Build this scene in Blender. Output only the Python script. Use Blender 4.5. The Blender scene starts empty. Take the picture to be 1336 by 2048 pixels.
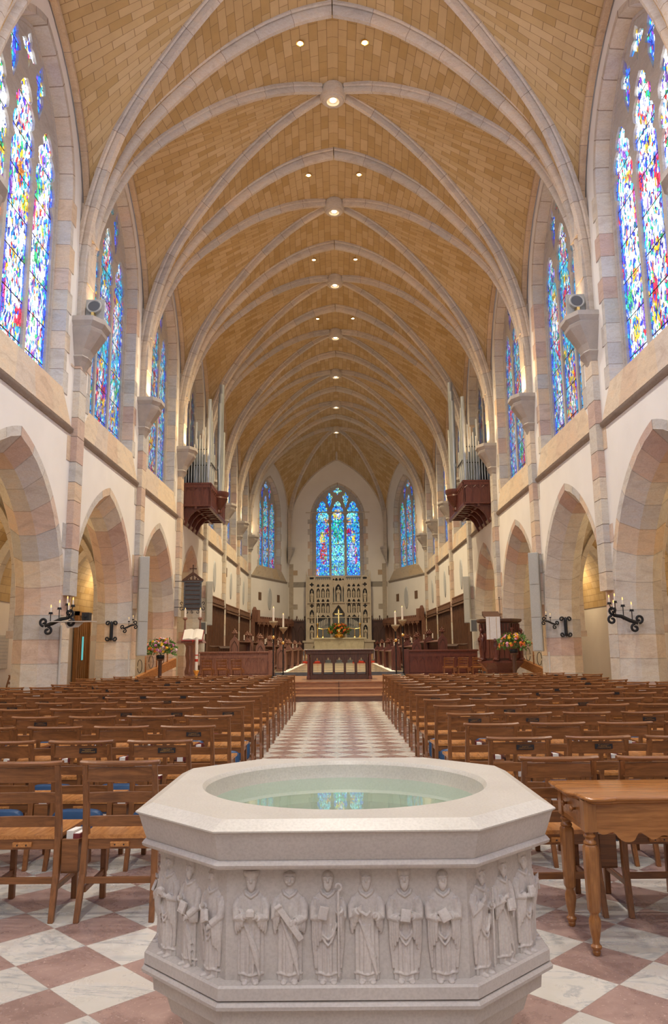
import bpy, bmesh, math, random
from math import sin, cos, pi, sqrt, atan2, acos, radians
from mathutils import Vector, Matrix
from mathutils.geometry import tessellate_polygon
random.seed(7)
SC = bpy.context.scene
COL = SC.collection

# ------------------------------------------------------------------ camera
cam_d = bpy.data.cameras.new('camera')
cam = bpy.data.objects.new('camera', cam_d); COL.objects.link(cam)
cam_d.sensor_fit = 'AUTO'; cam_d.sensor_width = 36; cam_d.lens = 1550/2048*36
cam_d.clip_end = 200; cam_d.clip_start = .05
_R = Vector((0.99994179, -0.00405132, 0)); 
_Rv = Vector((0.99994179, 0.00571897, -0.00914886))
_Uv = Vector((0.00999975, -0.17283991, 0.98489917))
_Fv = Vector((-0.00405132, 0.98493333, 0.17288704))
m = Matrix((( _Rv.x, _Uv.x, -_Fv.x), (_Rv.y, _Uv.y, -_Fv.y), (_Rv.z, _Uv.z, -_Fv.z))).to_4x4()
m.translation = Vector((0, 0, 1.5)); cam.matrix_world = m
SC.camera = cam
# ------------------------------------------------------------------ world, exposure, lights
SC.view_settings.view_transform = 'Standard'; SC.view_settings.look = 'None'
SC.view_settings.gamma = 1; SC.view_settings.use_curve_mapping = False
SC.view_settings.exposure = 0.0
w = bpy.data.worlds.new('world'); SC.world = w; w.use_nodes = True
w.node_tree.nodes['Background'].inputs[0].default_value = (.55, .7, 1, 1)
w.node_tree.nodes['Background'].inputs[1].default_value = .6
SC.cycles.max_bounces = 7; SC.cycles.diffuse_bounces = 4; SC.cycles.glossy_bounces = 3
SC.cycles.transmission_bounces = 4; SC.cycles.transparent_max_bounces = 8
SC.cycles.sample_clamp_indirect = 4; SC.cycles.use_denoising = True
SC.cycles.caustics_reflective = False; SC.cycles.caustics_refractive = False

D0, L, W = 16.0, 5.42, 5.6          # first shaft, bay length, wall plane
def D(k): return D0 + k*L
KMIN, KEND = -4, 6

def lamp(name, kind, loc, energy, col, rot=None, **kw):
    d = bpy.data.lights.new(name, kind); d.energy = energy; d.color = col
    for k, v in kw.items(): setattr(d, k, v)
    o = bpy.data.objects.new(name, d); COL.objects.link(o); o.location = loc
    if rot: o.rotation_euler = rot
    return o
WARM = (1, .60, .27)
CREAM = (1, .80, .56)
LOUT = 1.0
# daylight from the great west window behind the camera
lamp('west_window_daylight', 'AREA', (0, -5.3, 10.0), 480, (.72, .82, 1), (radians(84), 0, radians(0)), shape='RECTANGLE', size=7, size_y=8)
# bounced daylight of the window bays and the lamps of each bay
for k in range(-3, 7):
    for s in (-1, 1):
        # uplight on each corbel
        lamp('corbel_uplight', 'AREA', (s*5.2, D(k), 8.66), 58 if k < 1 else 44 if k < 3 else 22, WARM, (radians(180), radians(-18*s), 0), shape='DISK', size=.35)
for k in range(-3, 7):
    ym = D(k)-L/2
    lamp('boss_downlight', 'SPOT', (0, ym, 15.9), 1900 if k < 2 else 3300, (1, .94, .86) if k < 2 else (1, .80, .50), (0, 0, 0), spot_size=radians(120), spot_blend=.8, shadow_soft_size=.25)
for k in range(-2, 6):
    for s in (-1, 1):
        lamp('aisle_lamp', 'POINT', (s*8.6, D(k)+L/2, 4.1), 80, (1, .74, .42), shadow_soft_size=.2)

# ------------------------------------------------------------------ material helpers
def mat(name, base=(.8, .8, .8), rough=.6, metal=0, spec=.5):
    m = bpy.data.materials.new(name); m.use_nodes = True
    b = m.node_tree.nodes['Principled BSDF']
    b.inputs['Base Color'].default_value = (*base, 1); b.inputs['Roughness'].default_value = rough
    b.inputs['Metallic'].default_value = metal; b.inputs['Specular IOR Level'].default_value = spec
    return m
class N:
    def __init__(s, m): s.m = m; s.t = m.node_tree; s.b = s.t.nodes.get('Principled BSDF')
    def n(s, typ, **kw):
        x = s.t.nodes.new(typ)
        for k, v in kw.items():
            if k.startswith('i_'):
                key = k[2:]; key = int(key) if key.isdigit() else key.replace('_', ' ')
                if hasattr(v, 'is_linked') or isinstance(v, bpy.types.NodeSocket): s.t.links.new(v, x.inputs[key])
                else: x.inputs[key].default_value = v
            else: setattr(x, k, v)
        return x
    def l(s, a, b): s.t.links.new(a, b)
    def mix(s, f, a, b, mode='MIX'):
        x = s.t.nodes.new('ShaderNodeMix'); x.data_type = 'RGBA'; x.blend_type = mode; x.clamp_factor = True
        for key, v in ((0, f), (6, a), (7, b)):
            if isinstance(v, bpy.types.NodeSocket): s.t.links.new(v, x.inputs[key])
            elif isinstance(v, tuple): x.inputs[key].default_value = (*v, 1)[:4]
            else: x.inputs[key].default_value = v
        return x.outputs[2]
    def math(s, op, a, b=0.0, c=None):
        x = s.t.nodes.new('ShaderNodeMath'); x.operation = op
        for i, v in enumerate((a, b, c)):
            if v is None: continue
            if isinstance(v, bpy.types.NodeSocket): s.t.links.new(v, x.inputs[i])
            else: x.inputs[i].default_value = v
        return x.outputs[0]
    def ramp(s, f, stops, interp='LINEAR'):
        x = s.t.nodes.new('ShaderNodeValToRGB'); x.color_ramp.interpolation = interp
        e = x.color_ramp.elements
        while len(e) < len(stops): e.new(.5)
        for el, (p, c) in zip(e, stops): el.position = p; el.color = (*c, 1)
        s.l(f, x.inputs[0]); return x.outputs[0]
    def noise(s, scale, vec=None, detail=3, rough=.55, dist=0):
        x = s.n('ShaderNodeTexNoise'); x.inputs['Scale'].default_value = scale
        x.inputs['Detail'].default_value = detail; x.inputs['Roughness'].default_value = rough; x.inputs['Distortion'].default_value = dist
        if vec is not None: s.l(vec, x.inputs['Vector'])
        return x.outputs['Fac']
    def geo(s): return s.n('ShaderNodeNewGeometry').outputs['Position']
    def obj(s): return s.n('ShaderNodeTexCoord').outputs['Object']
    def map(s, vec, scale=(1, 1, 1), rot=(0, 0, 0), loc=(0, 0, 0)):
        x = s.n('ShaderNodeMapping'); s.l(vec, x.inputs[0])
        x.inputs['Scale'].default_value = scale; x.inputs['Rotation'].default_value = rot; x.inputs['Location'].default_value = loc
        return x.outputs[0]
    def bump(s, h, strength=.3, dist=.01):
        x = s.n('ShaderNodeBump'); x.inputs['Strength'].default_value = strength; x.inputs['Distance'].default_value = dist
        s.l(h, x.inputs['Height']); s.l(x.outputs[0], s.b.inputs['Normal'])
    def base(s, c): s.l(c, s.b.inputs['Base Color'])

def m_stone(name, tint=(1, 1, 1)):
    m = mat(name, rough=.85, spec=.25); n = N(m)
    a = n.n('ShaderNodeVertexColor', layer_name='Col').outputs[0]
    p = n.geo()
    f1 = n.noise(1.6, n.map(p, (1, 1, 2.5)), 4, .6, 1.2)
    c = n.mix(.55, a, n.ramp(f1, [(.3, (.72, .66, .62)), (.5, (1, 1, 1)), (.72, (1.12, 1.0, .86))]), 'MULTIPLY')
    v = n.noise(3.2, n.map(p, (1, 1, 4), (0, .5, .3)), 5, .6, 2.5)
    c = n.mix(.5, c, n.ramp(v, [(.45, (1, 1, 1)), (.5, (.82, .72, .62)), (.55, (1, 1, 1))]), 'MULTIPLY')
    f2 = n.noise(40, p, 3)
    c = n.mix(.25, c, n.ramp(f2, [(.3, (.7, .7, .7)), (.7, (1.1, 1.1, 1.1))]), 'MULTIPLY')
    n.base(c); n.bump(n.noise(12, p, 5), .25, .01)
    return m
def m_noisy(name, c1, c2, scale=6, rough=.7, bump=.1, metal=0, spec=.4, stretch=(1, 1, 1)):
    m = mat(name, rough=rough, metal=metal, spec=spec); n = N(m)
    f = n.noise(scale, n.map(n.obj(), stretch), 4)
    n.base(n.ramp(f, [(.3, c1), (.7, c2)]))
    if bump: n.bump(f, bump, .01)
    return m
def m_wood(name, c1, c2, rough=.35, scale=1.0, spec=.5, axis=0):
    m = mat(name, rough=rough, spec=spec); n = N(m)
    st = [14, 14, 14]; st[axis] = 1.2
    oi = n.n('ShaderNodeObjectInfo')
    p = n.n('ShaderNodeVectorMath', operation='ADD'); n.l(n.obj(), p.inputs[0]); n.l(oi.outputs['Random'], p.inputs[1])
    v = n.map(p.outputs[0], tuple(x*scale for x in st))
    f = n.noise(1.6, v, 5, .6, 1.5)
    g = n.noise(9, v, 3, .6, .5)
    c = n.ramp(f, [(.3, c1), (.62, c2)])
    c = n.mix(.35, c, n.ramp(g, [(.35, (.6, .55, .5)), (.6, (1.1, 1.1, 1.1))]), 'MULTIPLY')
    n.base(c); n.bump(g, .08, .004)
    return m

PAL = [(.60, .47, .40), (.66, .54, .46), (.61, .58, .53), (.53, .53, .53), (.68, .55, .42), (.66, .63, .57), (.57, .44, .39), (.70, .62, .52), (.62, .61, .59), (.58, .57, .56)]
PALJ = [(.58, .55, .51), (.62, .57, .51), (.55, .53, .51), (.62, .56, .49)]   # rib stone
def rc(pal=None, v=.05):
    c = random.choice(pal or PAL); d = 1+random.uniform(-v, v)
    return tuple(x*d for x in c)
MORT = (.30, .25, .21)

M = {}
M['stone'] = m_stone('sandstone_block')
M['rib'] = m_stone('rib_limestone')
def _plaster():
    m = mat('plaster', (.80, .77, .73), .9, spec=.2); n = N(m); p = n.geo()
    n.base(n.ramp(n.noise(.7, p, 4), [(.3, (.76, .74, .71)), (.7, (.83, .81, .78))])); n.bump(n.noise(25, p, 4), .12, .01); return m
M['plaster'] = _plaster()
def _tile():
    m = mat('vault_tile', rough=.7, spec=.3); n = N(m)
    uv = n.n('ShaderNodeUVMap').outputs[0]
    b = n.n('ShaderNodeTexBrick'); n.l(uv, b.inputs['Vector'])
    b.offset = .5; b.inputs['Scale'].default_value = 1; b.inputs['Brick Width'].default_value = .52; b.inputs['Row Height'].default_value = .235
    b.inputs['Mortar Size'].default_value = .008; b.inputs['Mortar Smooth'].default_value = .3; b.inputs['Bias'].default_value = 0
    b.inputs['Color1'].default_value = (.56, .43, .255, 1); b.inputs['Color2'].default_value = (.44, .31, .14, 1); b.inputs['Mortar'].default_value = (.26, .18, .095, 1)
    f = n.noise(3, n.geo(), 4)
    c = n.mix(.35, b.outputs[0], n.ramp(f, [(.3, (.8, .78, .74)), (.7, (1.12, 1.1, 1.05))]), 'MULTIPLY')
    n.base(c)
    n.bump(n.math('SUBTRACT', 1.0, b.outputs['Fac']), .25, .01); return m
M['tile'] = _tile()
def _floor():
    m = mat('checker_marble', rough=.28, spec=.45); n = N(m); p = n.geo()
    s = .3625
    v = n.map(p, (1, 1, 1), (0, 0, 0), (1.318, -4.314+.0, 0))
    v = n.map(v, (1/s, 1/s, 1), (0, 0, radians(45)))
    fl = n.n('ShaderNodeVectorMath', operation='FLOOR'); n.l(v, fl.inputs[0])
    sx = n.n('ShaderNodeSeparateXYZ'); n.l(fl.outputs[0], sx.inputs[0])
    par = n.math('MODULO', n.math('ADD', n.math('ADD', sx.outputs[0], sx.outputs[1]), 1000.0), 2.0)
    par = n.math('GREATER_THAN', par, .5)
    cx = n.n('ShaderNodeCombineXYZ'); n.l(sx.outputs[0], cx.inputs[0]); n.l(sx.outputs[1], cx.inputs[1])
    wn = n.n('ShaderNodeTexWhiteNoise', noise_dimensions='2D'); n.l(cx.outputs[0], wn.inputs['Vector'])
    off = n.n('ShaderNodeVectorMath', operation='SCALE'); n.l(wn.outputs['Color'], off.inputs[0]); off.inputs['Scale'].default_value = 9
    pp = n.n('ShaderNodeVectorMath', operation='ADD'); n.l(p, pp.inputs[0]); n.l(off.outputs[0], pp.inputs[1])
    vein = n.noise(1.5, n.map(pp.outputs[0], (1, 3.2, 1), (0, 0, .25)), 6, .62, .8)
    white = n.ramp(vein, [(.3, (.52, .49, .42)), (.47, (.57, .54, .48)), (.497, (.38, .38, .36)), (.515, (.57, .54, .49)), (.75, (.58, .52, .43))])
    rn = n.noise(5, pp.outputs[0], 6, .7, .6)
    red = n.ramp(rn, [(.3, (.24, .155, .13)), (.55, (.34, .225, .19)), (.75, (.43, .30, .25))])
    sp = n.noise(70, pp.outputs[0], 3)
    red = n.mix(n.math('GREATER_THAN', sp, .66), red, (.52, .38, .33))
    val = n.math('MULTIPLY_ADD', wn.outputs['Value'], .22, .88)
    c = n.mix(par, white, red)
    sc = n.n('ShaderNodeVectorMath', operation='SCALE'); n.l(c, sc.inputs[0]); n.l(val, sc.inputs['Scale'])
    # joints
    fr = n.n('ShaderNodeVectorMath', operation='FRACTION'); n.l(v, fr.inputs[0])
    s2 = n.n('ShaderNodeSeparateXYZ'); n.l(fr.outputs[0], s2.inputs[0])
    def edge(o): return n.math('MINIMUM', o, n.math('SUBTRACT', 1.0, o))
    e = n.math('LESS_THAN', n.math('MINIMUM', edge(s2.outputs[0]), edge(s2.outputs[1])), .006)
    n.base(n.mix(n.math('MULTIPLY', e, .5), sc.outputs[0], (.25, .2, .17)))
    n.l(n.math('MULTIPLY_ADD', rn, .25, .16), n.b.inputs['Roughness'])
    return m
M['floor'] = _floor()
def _marble(name, c1, c2, spk=True, rough=.45):
    m = mat(name, rough=rough, spec=.4); n = N(m); p = n.geo()
    c = n.ramp(n.noise(4, p, 5), [(.3, c1), (.7, c2)])
    if spk: c = n.mix(.35, c, n.ramp(n.noise(120, p, 3), [(.35, (.72, .70, .68)), (.55, (1, 1, 1)), (.7, (1.12, 1.12, 1.1))]), 'MULTIPLY')
    n.base(c); n.bump(n.noise(90, p, 3), .06, .003); return m
M['font'] = _marble('font_limestone', (.48, .435, .395), (.57, .52, .47))
M['fontfig'] = _marble('carved_limestone', (.51, .46, .42), (.63, .575, .52), rough=.7)
M['font_top'] = _marble('font_rim_limestone', (.52, .48, .41), (.60, .56, .48), rough=.35)
M['reredos'] = _marble('reredos_stone', (.54, .48, .39), (.64, .57, .47), rough=.8)
M['niche'] = mat('niche_dark_grey', (.20, .22, .24), .9)  # flat grey behind the niche openings, darker than the screen
M['hi_altar'] = _marble('altar_stone', (.52, .48, .36), (.64, .60, .46), rough=.6)
M['lime_trim'] = _marble('limestone_trim', (.42, .39, .37), (.52, .48, .44), rough=.8)
M['chair'] = m_wood('chair_oak', (.135, .052, .017), (.265, .108, .035), .33, axis=0)
M['seat'] = m_wood('seat_oak', (.33, .13, .036), (.53, .235, .07), .25, axis=1)
M['chairv'] = m_wood('chair_oak_upright', (.135, .053, .018), (.26, .106, .035), .35, axis=2)
M['table'] = m_wood('table_oak', (.23, .09, .025), (.40, .17, .05), .25, axis=0)
M['tablev'] = m_wood('table_oak_upright', (.22, .088, .025), (.38, .165, .05), .28, axis=2)
M['dark'] = m_wood('dark_oak', (.045, .020, .013), (.11, .050, .030), .4, axis=2)
M['brownoak'] = m_wood('panelling_oak', (.10, .045, .024), (.20, .10, .055), .4, axis=2)
M['bluelit_wood'] = m_wood('wood_with_blue_reflection', (.05, .06, .08), (.10, .12, .15), .35, axis=0)  # dark hymn board wood, bluish window reflection mixed into its colour
M['mahog'] = m_wood('organ_mahogany', (.075, .022, .016), (.16, .05, .033), .35, axis=2)
M['choir'] = m_wood('choir_oak', (.16, .075, .055), (.31, .16, .115), .35, axis=2)  # tone raised to hold the light falling on the left choir screen
M['orange'] = m_wood('stair_oak', (.28, .11, .04), (.48, .22, .08), .35, axis=0)
M['step'] = m_wood('step_oak', (.24, .11, .055), (.44, .23, .12), .3, axis=0)
M['stepdark'] = m_wood('step_walnut', (.10, .055, .04), (.19, .10, .07), .35, axis=0)
M['door'] = m_wood('door_oak', (.20, .09, .03), (.34, .16, .05), .4, axis=2)
M['iron'] = mat('wrought_iron', (.025, .028, .035), .55, .6)
M['brass'] = mat('brass', (.83, .56, .18), .25, 1)
M['lampglass'] = m_noisy('smoked_brass_glass', (.24, .19, .12), (.38, .31, .21), 8, .3, 0)
M['gold'] = mat('polished_gold', (1, .68, .2), .2, 1)
M['pipe'] = m_noisy('pipe_metal', (.40, .46, .50), (.60, .66, .70), 3, .35, 0, .75, stretch=(4, 4, .5))
M['pipewood'] = m_noisy('pipe_wood_grey', (.36, .38, .36), (.50, .52, .50), 4, .6, 0)
M['black'] = mat('black', (.015, .015, .018), .5)
M['spk'] = m_noisy('speaker_grey', (.40, .42, .41), (.50, .51, .50), 60, .6, .1)
M['spkdark'] = mat('speaker_mesh', (.10, .11, .13), .6)
M['white'] = mat('white_wax', (.85, .83, .76), .5)
M['cloth'] = m_noisy('white_linen', (.74, .74, .74), (.84, .84, .84), 20, .9, .1)
M['paper'] = m_noisy('page_paper', (.70, .68, .62), (.82, .80, .74), 80, .9, .05, stretch=(1, 1, 6))
M['redbook'] = mat('red_book_cloth', (.20, .03, .03), .6)
M['bluevinyl'] = m_noisy('blue_vinyl', (.02, .06, .14), (.03, .09, .20), 5, .35, .1)
M['redcush'] = m_noisy('red_cushion', (.45, .03, .02), (.6, .06, .03), 10, .8, .1)
M['leaf'] = m_noisy('leaf_green', (.05, .14, .03), (.14, .28, .06), 9, .6, 0)
for nme, c in dict(pink=(.80, .38, .55), pale=(.85, .68, .78), yellow=(.90, .55, .03), orangef=(.85, .20, .05), red=(.55, .03, .03), magenta=(.6, .2, .45)).items():
    M[nme] = m_noisy('petal_'+nme, tuple(x*.75 for x in c), c, 30, .7, 0)
M['greystone'] = m_noisy('grey_medallion', (.42, .44, .46), (.52, .54, .56), 8, .7, .1)
M['vent'] = mat('brown_vent', (.16, .09, .05), .6)
M['chancelfloor'] = m_noisy('chancel_marble', (.40, .33, .24), (.55, .46, .34), 1.2, .15, 0)
M['bluestone'] = m_noisy('slate_step', (.07, .09, .12), (.14, .16, .19), 3, .4, 0)
M['tablet'] = m_noisy('tablet_marble', (.5, .5, .48), (.6, .6, .58), 5, .5, 0)
def emis(name, c, s):
    m = mat(name, c); m.node_tree.nodes['Principled BSDF'].inputs['Emission Color'].default_value = (*c, 1)
    m.node_tree.nodes['Principled BSDF'].inputs['Emission Strength'].default_value = s; return m
M['bulb'] = emis('lamp_glow', (1, .80, .5), 14)
M['flame'] = emis('candle_bulb', (1, .62, .2), 1.2)
M['lamp_tape'] = emis('uplight_strip', (1, .6, .2), 10)
def _glass():
    m = mat('stained_glass', rough=.25); n = N(m)
    uv = n.n('ShaderNodeUVMap').outputs[0]
    a = n.n('ShaderNodeVertexColor', layer_name='Col').outputs[0]
    wob = n.n('ShaderNodeTexNoise'); wob.inputs['Scale'].default_value = 3; n.l(uv, wob.inputs['Vector'])
    ad = n.n('ShaderNodeVectorMath', operation='MULTIPLY_ADD'); n.l(wob.outputs['Color'], ad.inputs[0]); ad.inputs[1].default_value = (.18, .3, 0); n.l(uv, ad.inputs[2])
    vv = n.map(ad.outputs[0], (1.3, .7, 1))
    vo = n.n('ShaderNodeTexVoronoi', voronoi_dimensions='2D', feature='F1'); n.l(vv, vo.inputs['Vector']); vo.inputs['Scale'].default_value = 16
    ve = n.n('ShaderNodeTexVoronoi', voronoi_dimensions='2D', feature='DISTANCE_TO_EDGE'); n.l(vv, ve.inputs['Vector']); ve.inputs['Scale'].default_value = 16
    sp = n.n('ShaderNodeSeparateColor'); n.l(vo.outputs['Color'], sp.inputs[0])
    pal = n.ramp(sp.outputs[0], [(0, (.02, .05, .75)), (.20, (.02, .22, .90)), (.34, (.02, .50, .85)), (.46, (.10, .80, .80)), (.56, (.85, .95, 1)), (.68, (.9, .6, .03)), (.75, (.02, .45, .15)), (.83, (.75, .02, .03)), (.89, (.30, .05, .6)), (.94, (.01, .03, .35))], 'CONSTANT')
    pick = n.math('GREATER_THAN', sp.outputs[1], .60)
    c = n.mix(pick, a, n.mix(1.0, pal, n.n('ShaderNodeAttribute', attribute_name='Gain').outputs['Color'], 'MULTIPLY'))
    br = n.math('MULTIPLY_ADD', sp.outputs[2], 1.3, .30)
    lead = n.math('GREATER_THAN', ve.outputs['Distance'], .055)
    # horizontal saddle bars
    su = n.n('ShaderNodeSeparateXYZ'); n.l(uv, su.inputs[0])
    fr = n.math('FRACT', n.math('MULTIPLY', su.outputs[1], 1.25))
    bar = n.math('GREATER_THAN', fr, .035)
    st = n.math('MULTIPLY', n.math('MULTIPLY', lead, bar), br)
    n.l(c, n.b.inputs['Emission Color']); n.l(st, n.b.inputs['Emission Strength'])
    n.b.inputs['Base Color'].default_value = (.02, .02, .03, 1)
    return m
M['glass'] = _glass()

# ------------------------------------------------------------------ mesh builder
class MB:
    def __init__(s): s.v = []; s.f = []; s.c = []; s.u = {}; s.mi = []; s.T = None; s.cur = 0
    def add(s, verts, faces, col=None, uvs=None, mi=None):
        o = len(s.v)
        for p in verts:
            p = Vector(p)
            s.v.append(s.T @ p if s.T else p)
        for i, fc in enumerate(faces):
            if uvs: s.u[len(s.f)] = uvs[i]
            s.f.append(tuple(o+j for j in fc)); s.c.append(col); s.mi.append(s.cur if mi is None else mi)
        return o
    def box(s, c, d, col=None, rz=0, mi=None, taper=1.0):
        x, y, z = d[0]/2, d[1]/2, d[2]/2
        vs = []
        for sz in (-1, 1):
            t = taper if sz > 0 else 1
            for sx, sy in ((-1, -1), (1, -1), (1, 1), (-1, 1)):
                px, py = sx*x*t, sy*y*t
                vs.append((c[0]+px*cos(rz)-py*sin(rz), c[1]+px*sin(rz)+py*cos(rz), c[2]+sz*z))
        s.add(vs, [(0, 3, 2, 1), (4, 5, 6, 7), (0, 1, 5, 4), (1, 2, 6, 5), (2, 3, 7, 6), (3, 0, 4, 7)], col, mi=mi)
    def b2(s, a, b, col=None, mi=None):
        s.box([(a[i]+b[i])/2 for i in range(3)], [abs(b[i]-a[i]) for i in range(3)], col, mi=mi)
    def hexa(s, p, col=None, mi=None):
        s.add(p, [(0, 3, 2, 1), (4, 5, 6, 7), (0, 1, 5, 4), (1, 2, 6, 5), (2, 3, 7, 6), (3, 0, 4, 7)], col, mi=mi)
    def prism(s, poly, z0, z1, col=None, sc=1.0, c=(0, 0), fn=None, mi=None):
        n = len(poly); vs = [(x, y, z0) for x, y in poly]+[(c[0]+(x-c[0])*sc, c[1]+(y-c[1])*sc, z1) for x, y in poly]
        if fn: vs = [fn(*p) for p in vs]
        s.add(vs, [tuple(range(n-1, -1, -1)), tuple(range(n, 2*n))]+[(i, (i+1) % n, n+(i+1) % n, n+i) for i in range(n)], col, mi=mi)
    def rings(s, rs, col=None, cap=True, closed=True, mi=None):
        n = len(rs[0]); vs = [p for r in rs for p in r]; fs = []
        for i in range(len(rs)-1):
            for j in range(n if closed else n-1):
                a, b = i*n+j, i*n+(j+1) % n; fs.append((a, b, b+n, a+n))
        if cap and closed: fs += [tuple(range(n-1, -1, -1)), tuple(range(len(vs)-n, len(vs)))]
        s.add(vs, fs, col, mi=mi)
    def lathe(s, prof, c=(0, 0, 0), n=24, col=None, sx=1, sy=1, ph=0, mi=None):
        s.rings([[(c[0]+r*sx*cos(ph+2*pi*j/n), c[1]+r*sy*sin(ph+2*pi*j/n), c[2]+z) for j in range(n)] for r, z in prof], col, mi=mi)
    def ball(s, c, r, n=10, mi=None, col=None):
        if not hasattr(r, '__len__'): r = (r, r, r)
        h = max(4, n//2)
        s.rings([[(c[0]+r[0]*max(sin(pi*i/h), .02)*cos(2*pi*j/n), c[1]+r[1]*max(sin(pi*i/h), .02)*sin(2*pi*j/n), c[2]-r[2]*cos(pi*i/h)) for j in range(n)] for i in range(h+1)], col, mi=mi)
    def tube(s, path, r, n=8, mi=None, col=None, flat=1.0):
        path = [Vector(p) for p in path]; rs = []
        rr = r if hasattr(r, '__len__') else [r]*len(path)
        up = Vector((0, 0, 1)); prev = None
        for i, p in enumerate(path):
            t = (path[min(i+1, len(path)-1)]-path[max(i-1, 0)]).normalized()
            if prev is None:
                a = up if abs(t.z) < .9 else Vector((1, 0, 0)); x = t.cross(a).normalized()
            else:
                x = prev-t*prev.dot(t); x = x.normalized() if x.length > 1e-6 else t.orthogonal().normalized()
            prev = x; y = t.cross(x)
            rs.append([p+x*rr[i]*cos(2*pi*j/n)+y*rr[i]*flat*sin(2*pi*j/n) for j in range(n)])
        s.rings(rs, col, mi=mi)
    def plate(s, loops, fn, w0, w1, col=None, mi=None):
        """polygon with holes (uv loops) -> solid between w0 and w1"""
        L3 = [[Vector((a, b, 0)) for a, b in lp] for lp in loops]
        flat = [p for lp in L3 for p in lp]; tris = tessellate_polygon(L3)
        n = len(flat)
        vs = [fn(p.x, p.y, w0) for p in flat]+[fn(p.x, p.y, w1) for p in flat]
        fs = [tuple(t) for t in tris]+[tuple(n+i for i in reversed(t)) for t in tris]; o = 0
        for lp in L3:
            k = len(lp)
            for i in range(k): fs.append((o+i, o+(i+1) % k, n+o+(i+1) % k, n+o+i))
            o += k
        s.add(vs, fs, col, mi=mi)
    def build(s, name, mats, parent=None, smooth=False, label=None, bevel=0, kind=None, loc=None, autos=None, recalc=True):
        me = bpy.data.meshes.new(name); me.from_pydata([tuple(p) for p in s.v], [], s.f)
        if not isinstance(mats, (list, tuple)): mats = [mats]
        for mm in mats: me.materials.append(M[mm] if isinstance(mm, str) else mm)
        if len(mats) > 1: me.polygons.foreach_set('material_index', s.mi)
        if any(c is not None for c in s.c) or any(mm in ('rib', 'stone') for mm in mats):
            at = me.color_attributes.new('Col', 'FLOAT_COLOR', 'CORNER'); data = []
            for p, c in zip(me.polygons, s.c):
                c = c or (.60, .56, .50)
                if hasattr(c[0], '__len__'):
                    for q in c: data += [*q, 1]
                else: data += [*c, 1]*p.loop_total
            at.data.foreach_set('color', data)
        if s.u:
            uv = me.uv_layers.new(name='UVMap')
            for i, us in s.u.items():
                for li, q in zip(me.polygons[i].loop_indices, us): uv.data[li].uv = q
        if recalc and len(s.f):
            bm = bmesh.new(); bm.from_mesh(me); bmesh.ops.recalc_face_normals(bm, faces=bm.faces); bm.to_mesh(me); bm.free()
        if smooth: me.polygons.foreach_set('use_smooth', [True]*len(me.polygons))
        o = bpy.data.objects.new(name, me); COL.objects.link(o)
        if smooth and autos: 
            try: me.set_sharp_from_angle(angle=radians(autos))
            except Exception: pass
        if parent: o.parent = parent
        if bevel:
            b = o.modifiers.new('b', 'BEVEL'); b.width = bevel; b.segments = 2; b.limit_method = 'ANGLE'; b.angle_limit = radians(40)
        if label: o['label'] = label
        if kind: o['kind'] = kind
        if loc: o.location = loc
        return o
def tag(o, label, cat, group=None, kind=None):
    o['label'] = label; o['category'] = cat
    if group: o['group'] = group
    if kind: o['kind'] = kind
    return o
def thing(name, label, cat, loc=(0, 0, 0), rz=0, group=None):
    o = bpy.data.objects.new(name, None); COL.objects.link(o); o.location = loc; o.rotation_euler = (0, 0, rz)
    o.empty_display_size = .1
    return tag(o, label, cat, group)
def struct(mb, name, mats, **kw): return mb.build(name, mats, kind='structure', **kw)
KIDS = {}
def children(o): return [c for c in bpy.data.objects if c.parent == o]
def snapshot(o):
    return (o, [(c, [(g, []) for g in children(c)]) for c in children(o)])
def dup(snap, loc=None, rz=None, label=None, group=None, parent=None, skip=None):
    o, ch = snap
    r = o.copy(); COL.objects.link(r)
    if parent: r.parent = parent
    if loc is not None: r.location = loc
    if rz is not None: r.rotation_euler = (0, 0, rz)
    if label: r['label'] = label
    if group: r['group'] = group
    for c in ch:
        if not (skip and c[0].name.startswith(skip)): dup(c, parent=r)
    return r
def arc_par(hw, zs, za):
    h = za-zs; a = (h*h-hw*hw)/(2*hw); return a, hw+a
def arch_half(hw, zs, za, off=0, n=10):
    """points (u,z) from (hw+off,zs) to apex (0,..)"""
    a, R = arc_par(hw, zs, za); R += off; th = acos(max(-1, min(1, a/R)))
    return [(R*cos(th*i/n)-a, zs+R*sin(th*i/n)) for i in range(n+1)]
def arch_loop(hw, z0, zs, za, off=0, n=10, c=0):
    r = arch_half(hw, zs, za, off, n)
    pts = [(hw+off, z0)]+r+[(-x, z) for x, z in reversed(r[:-1])]+[(-hw-off, z0)]
    return [(c+x, z) for x, z in pts]
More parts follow.
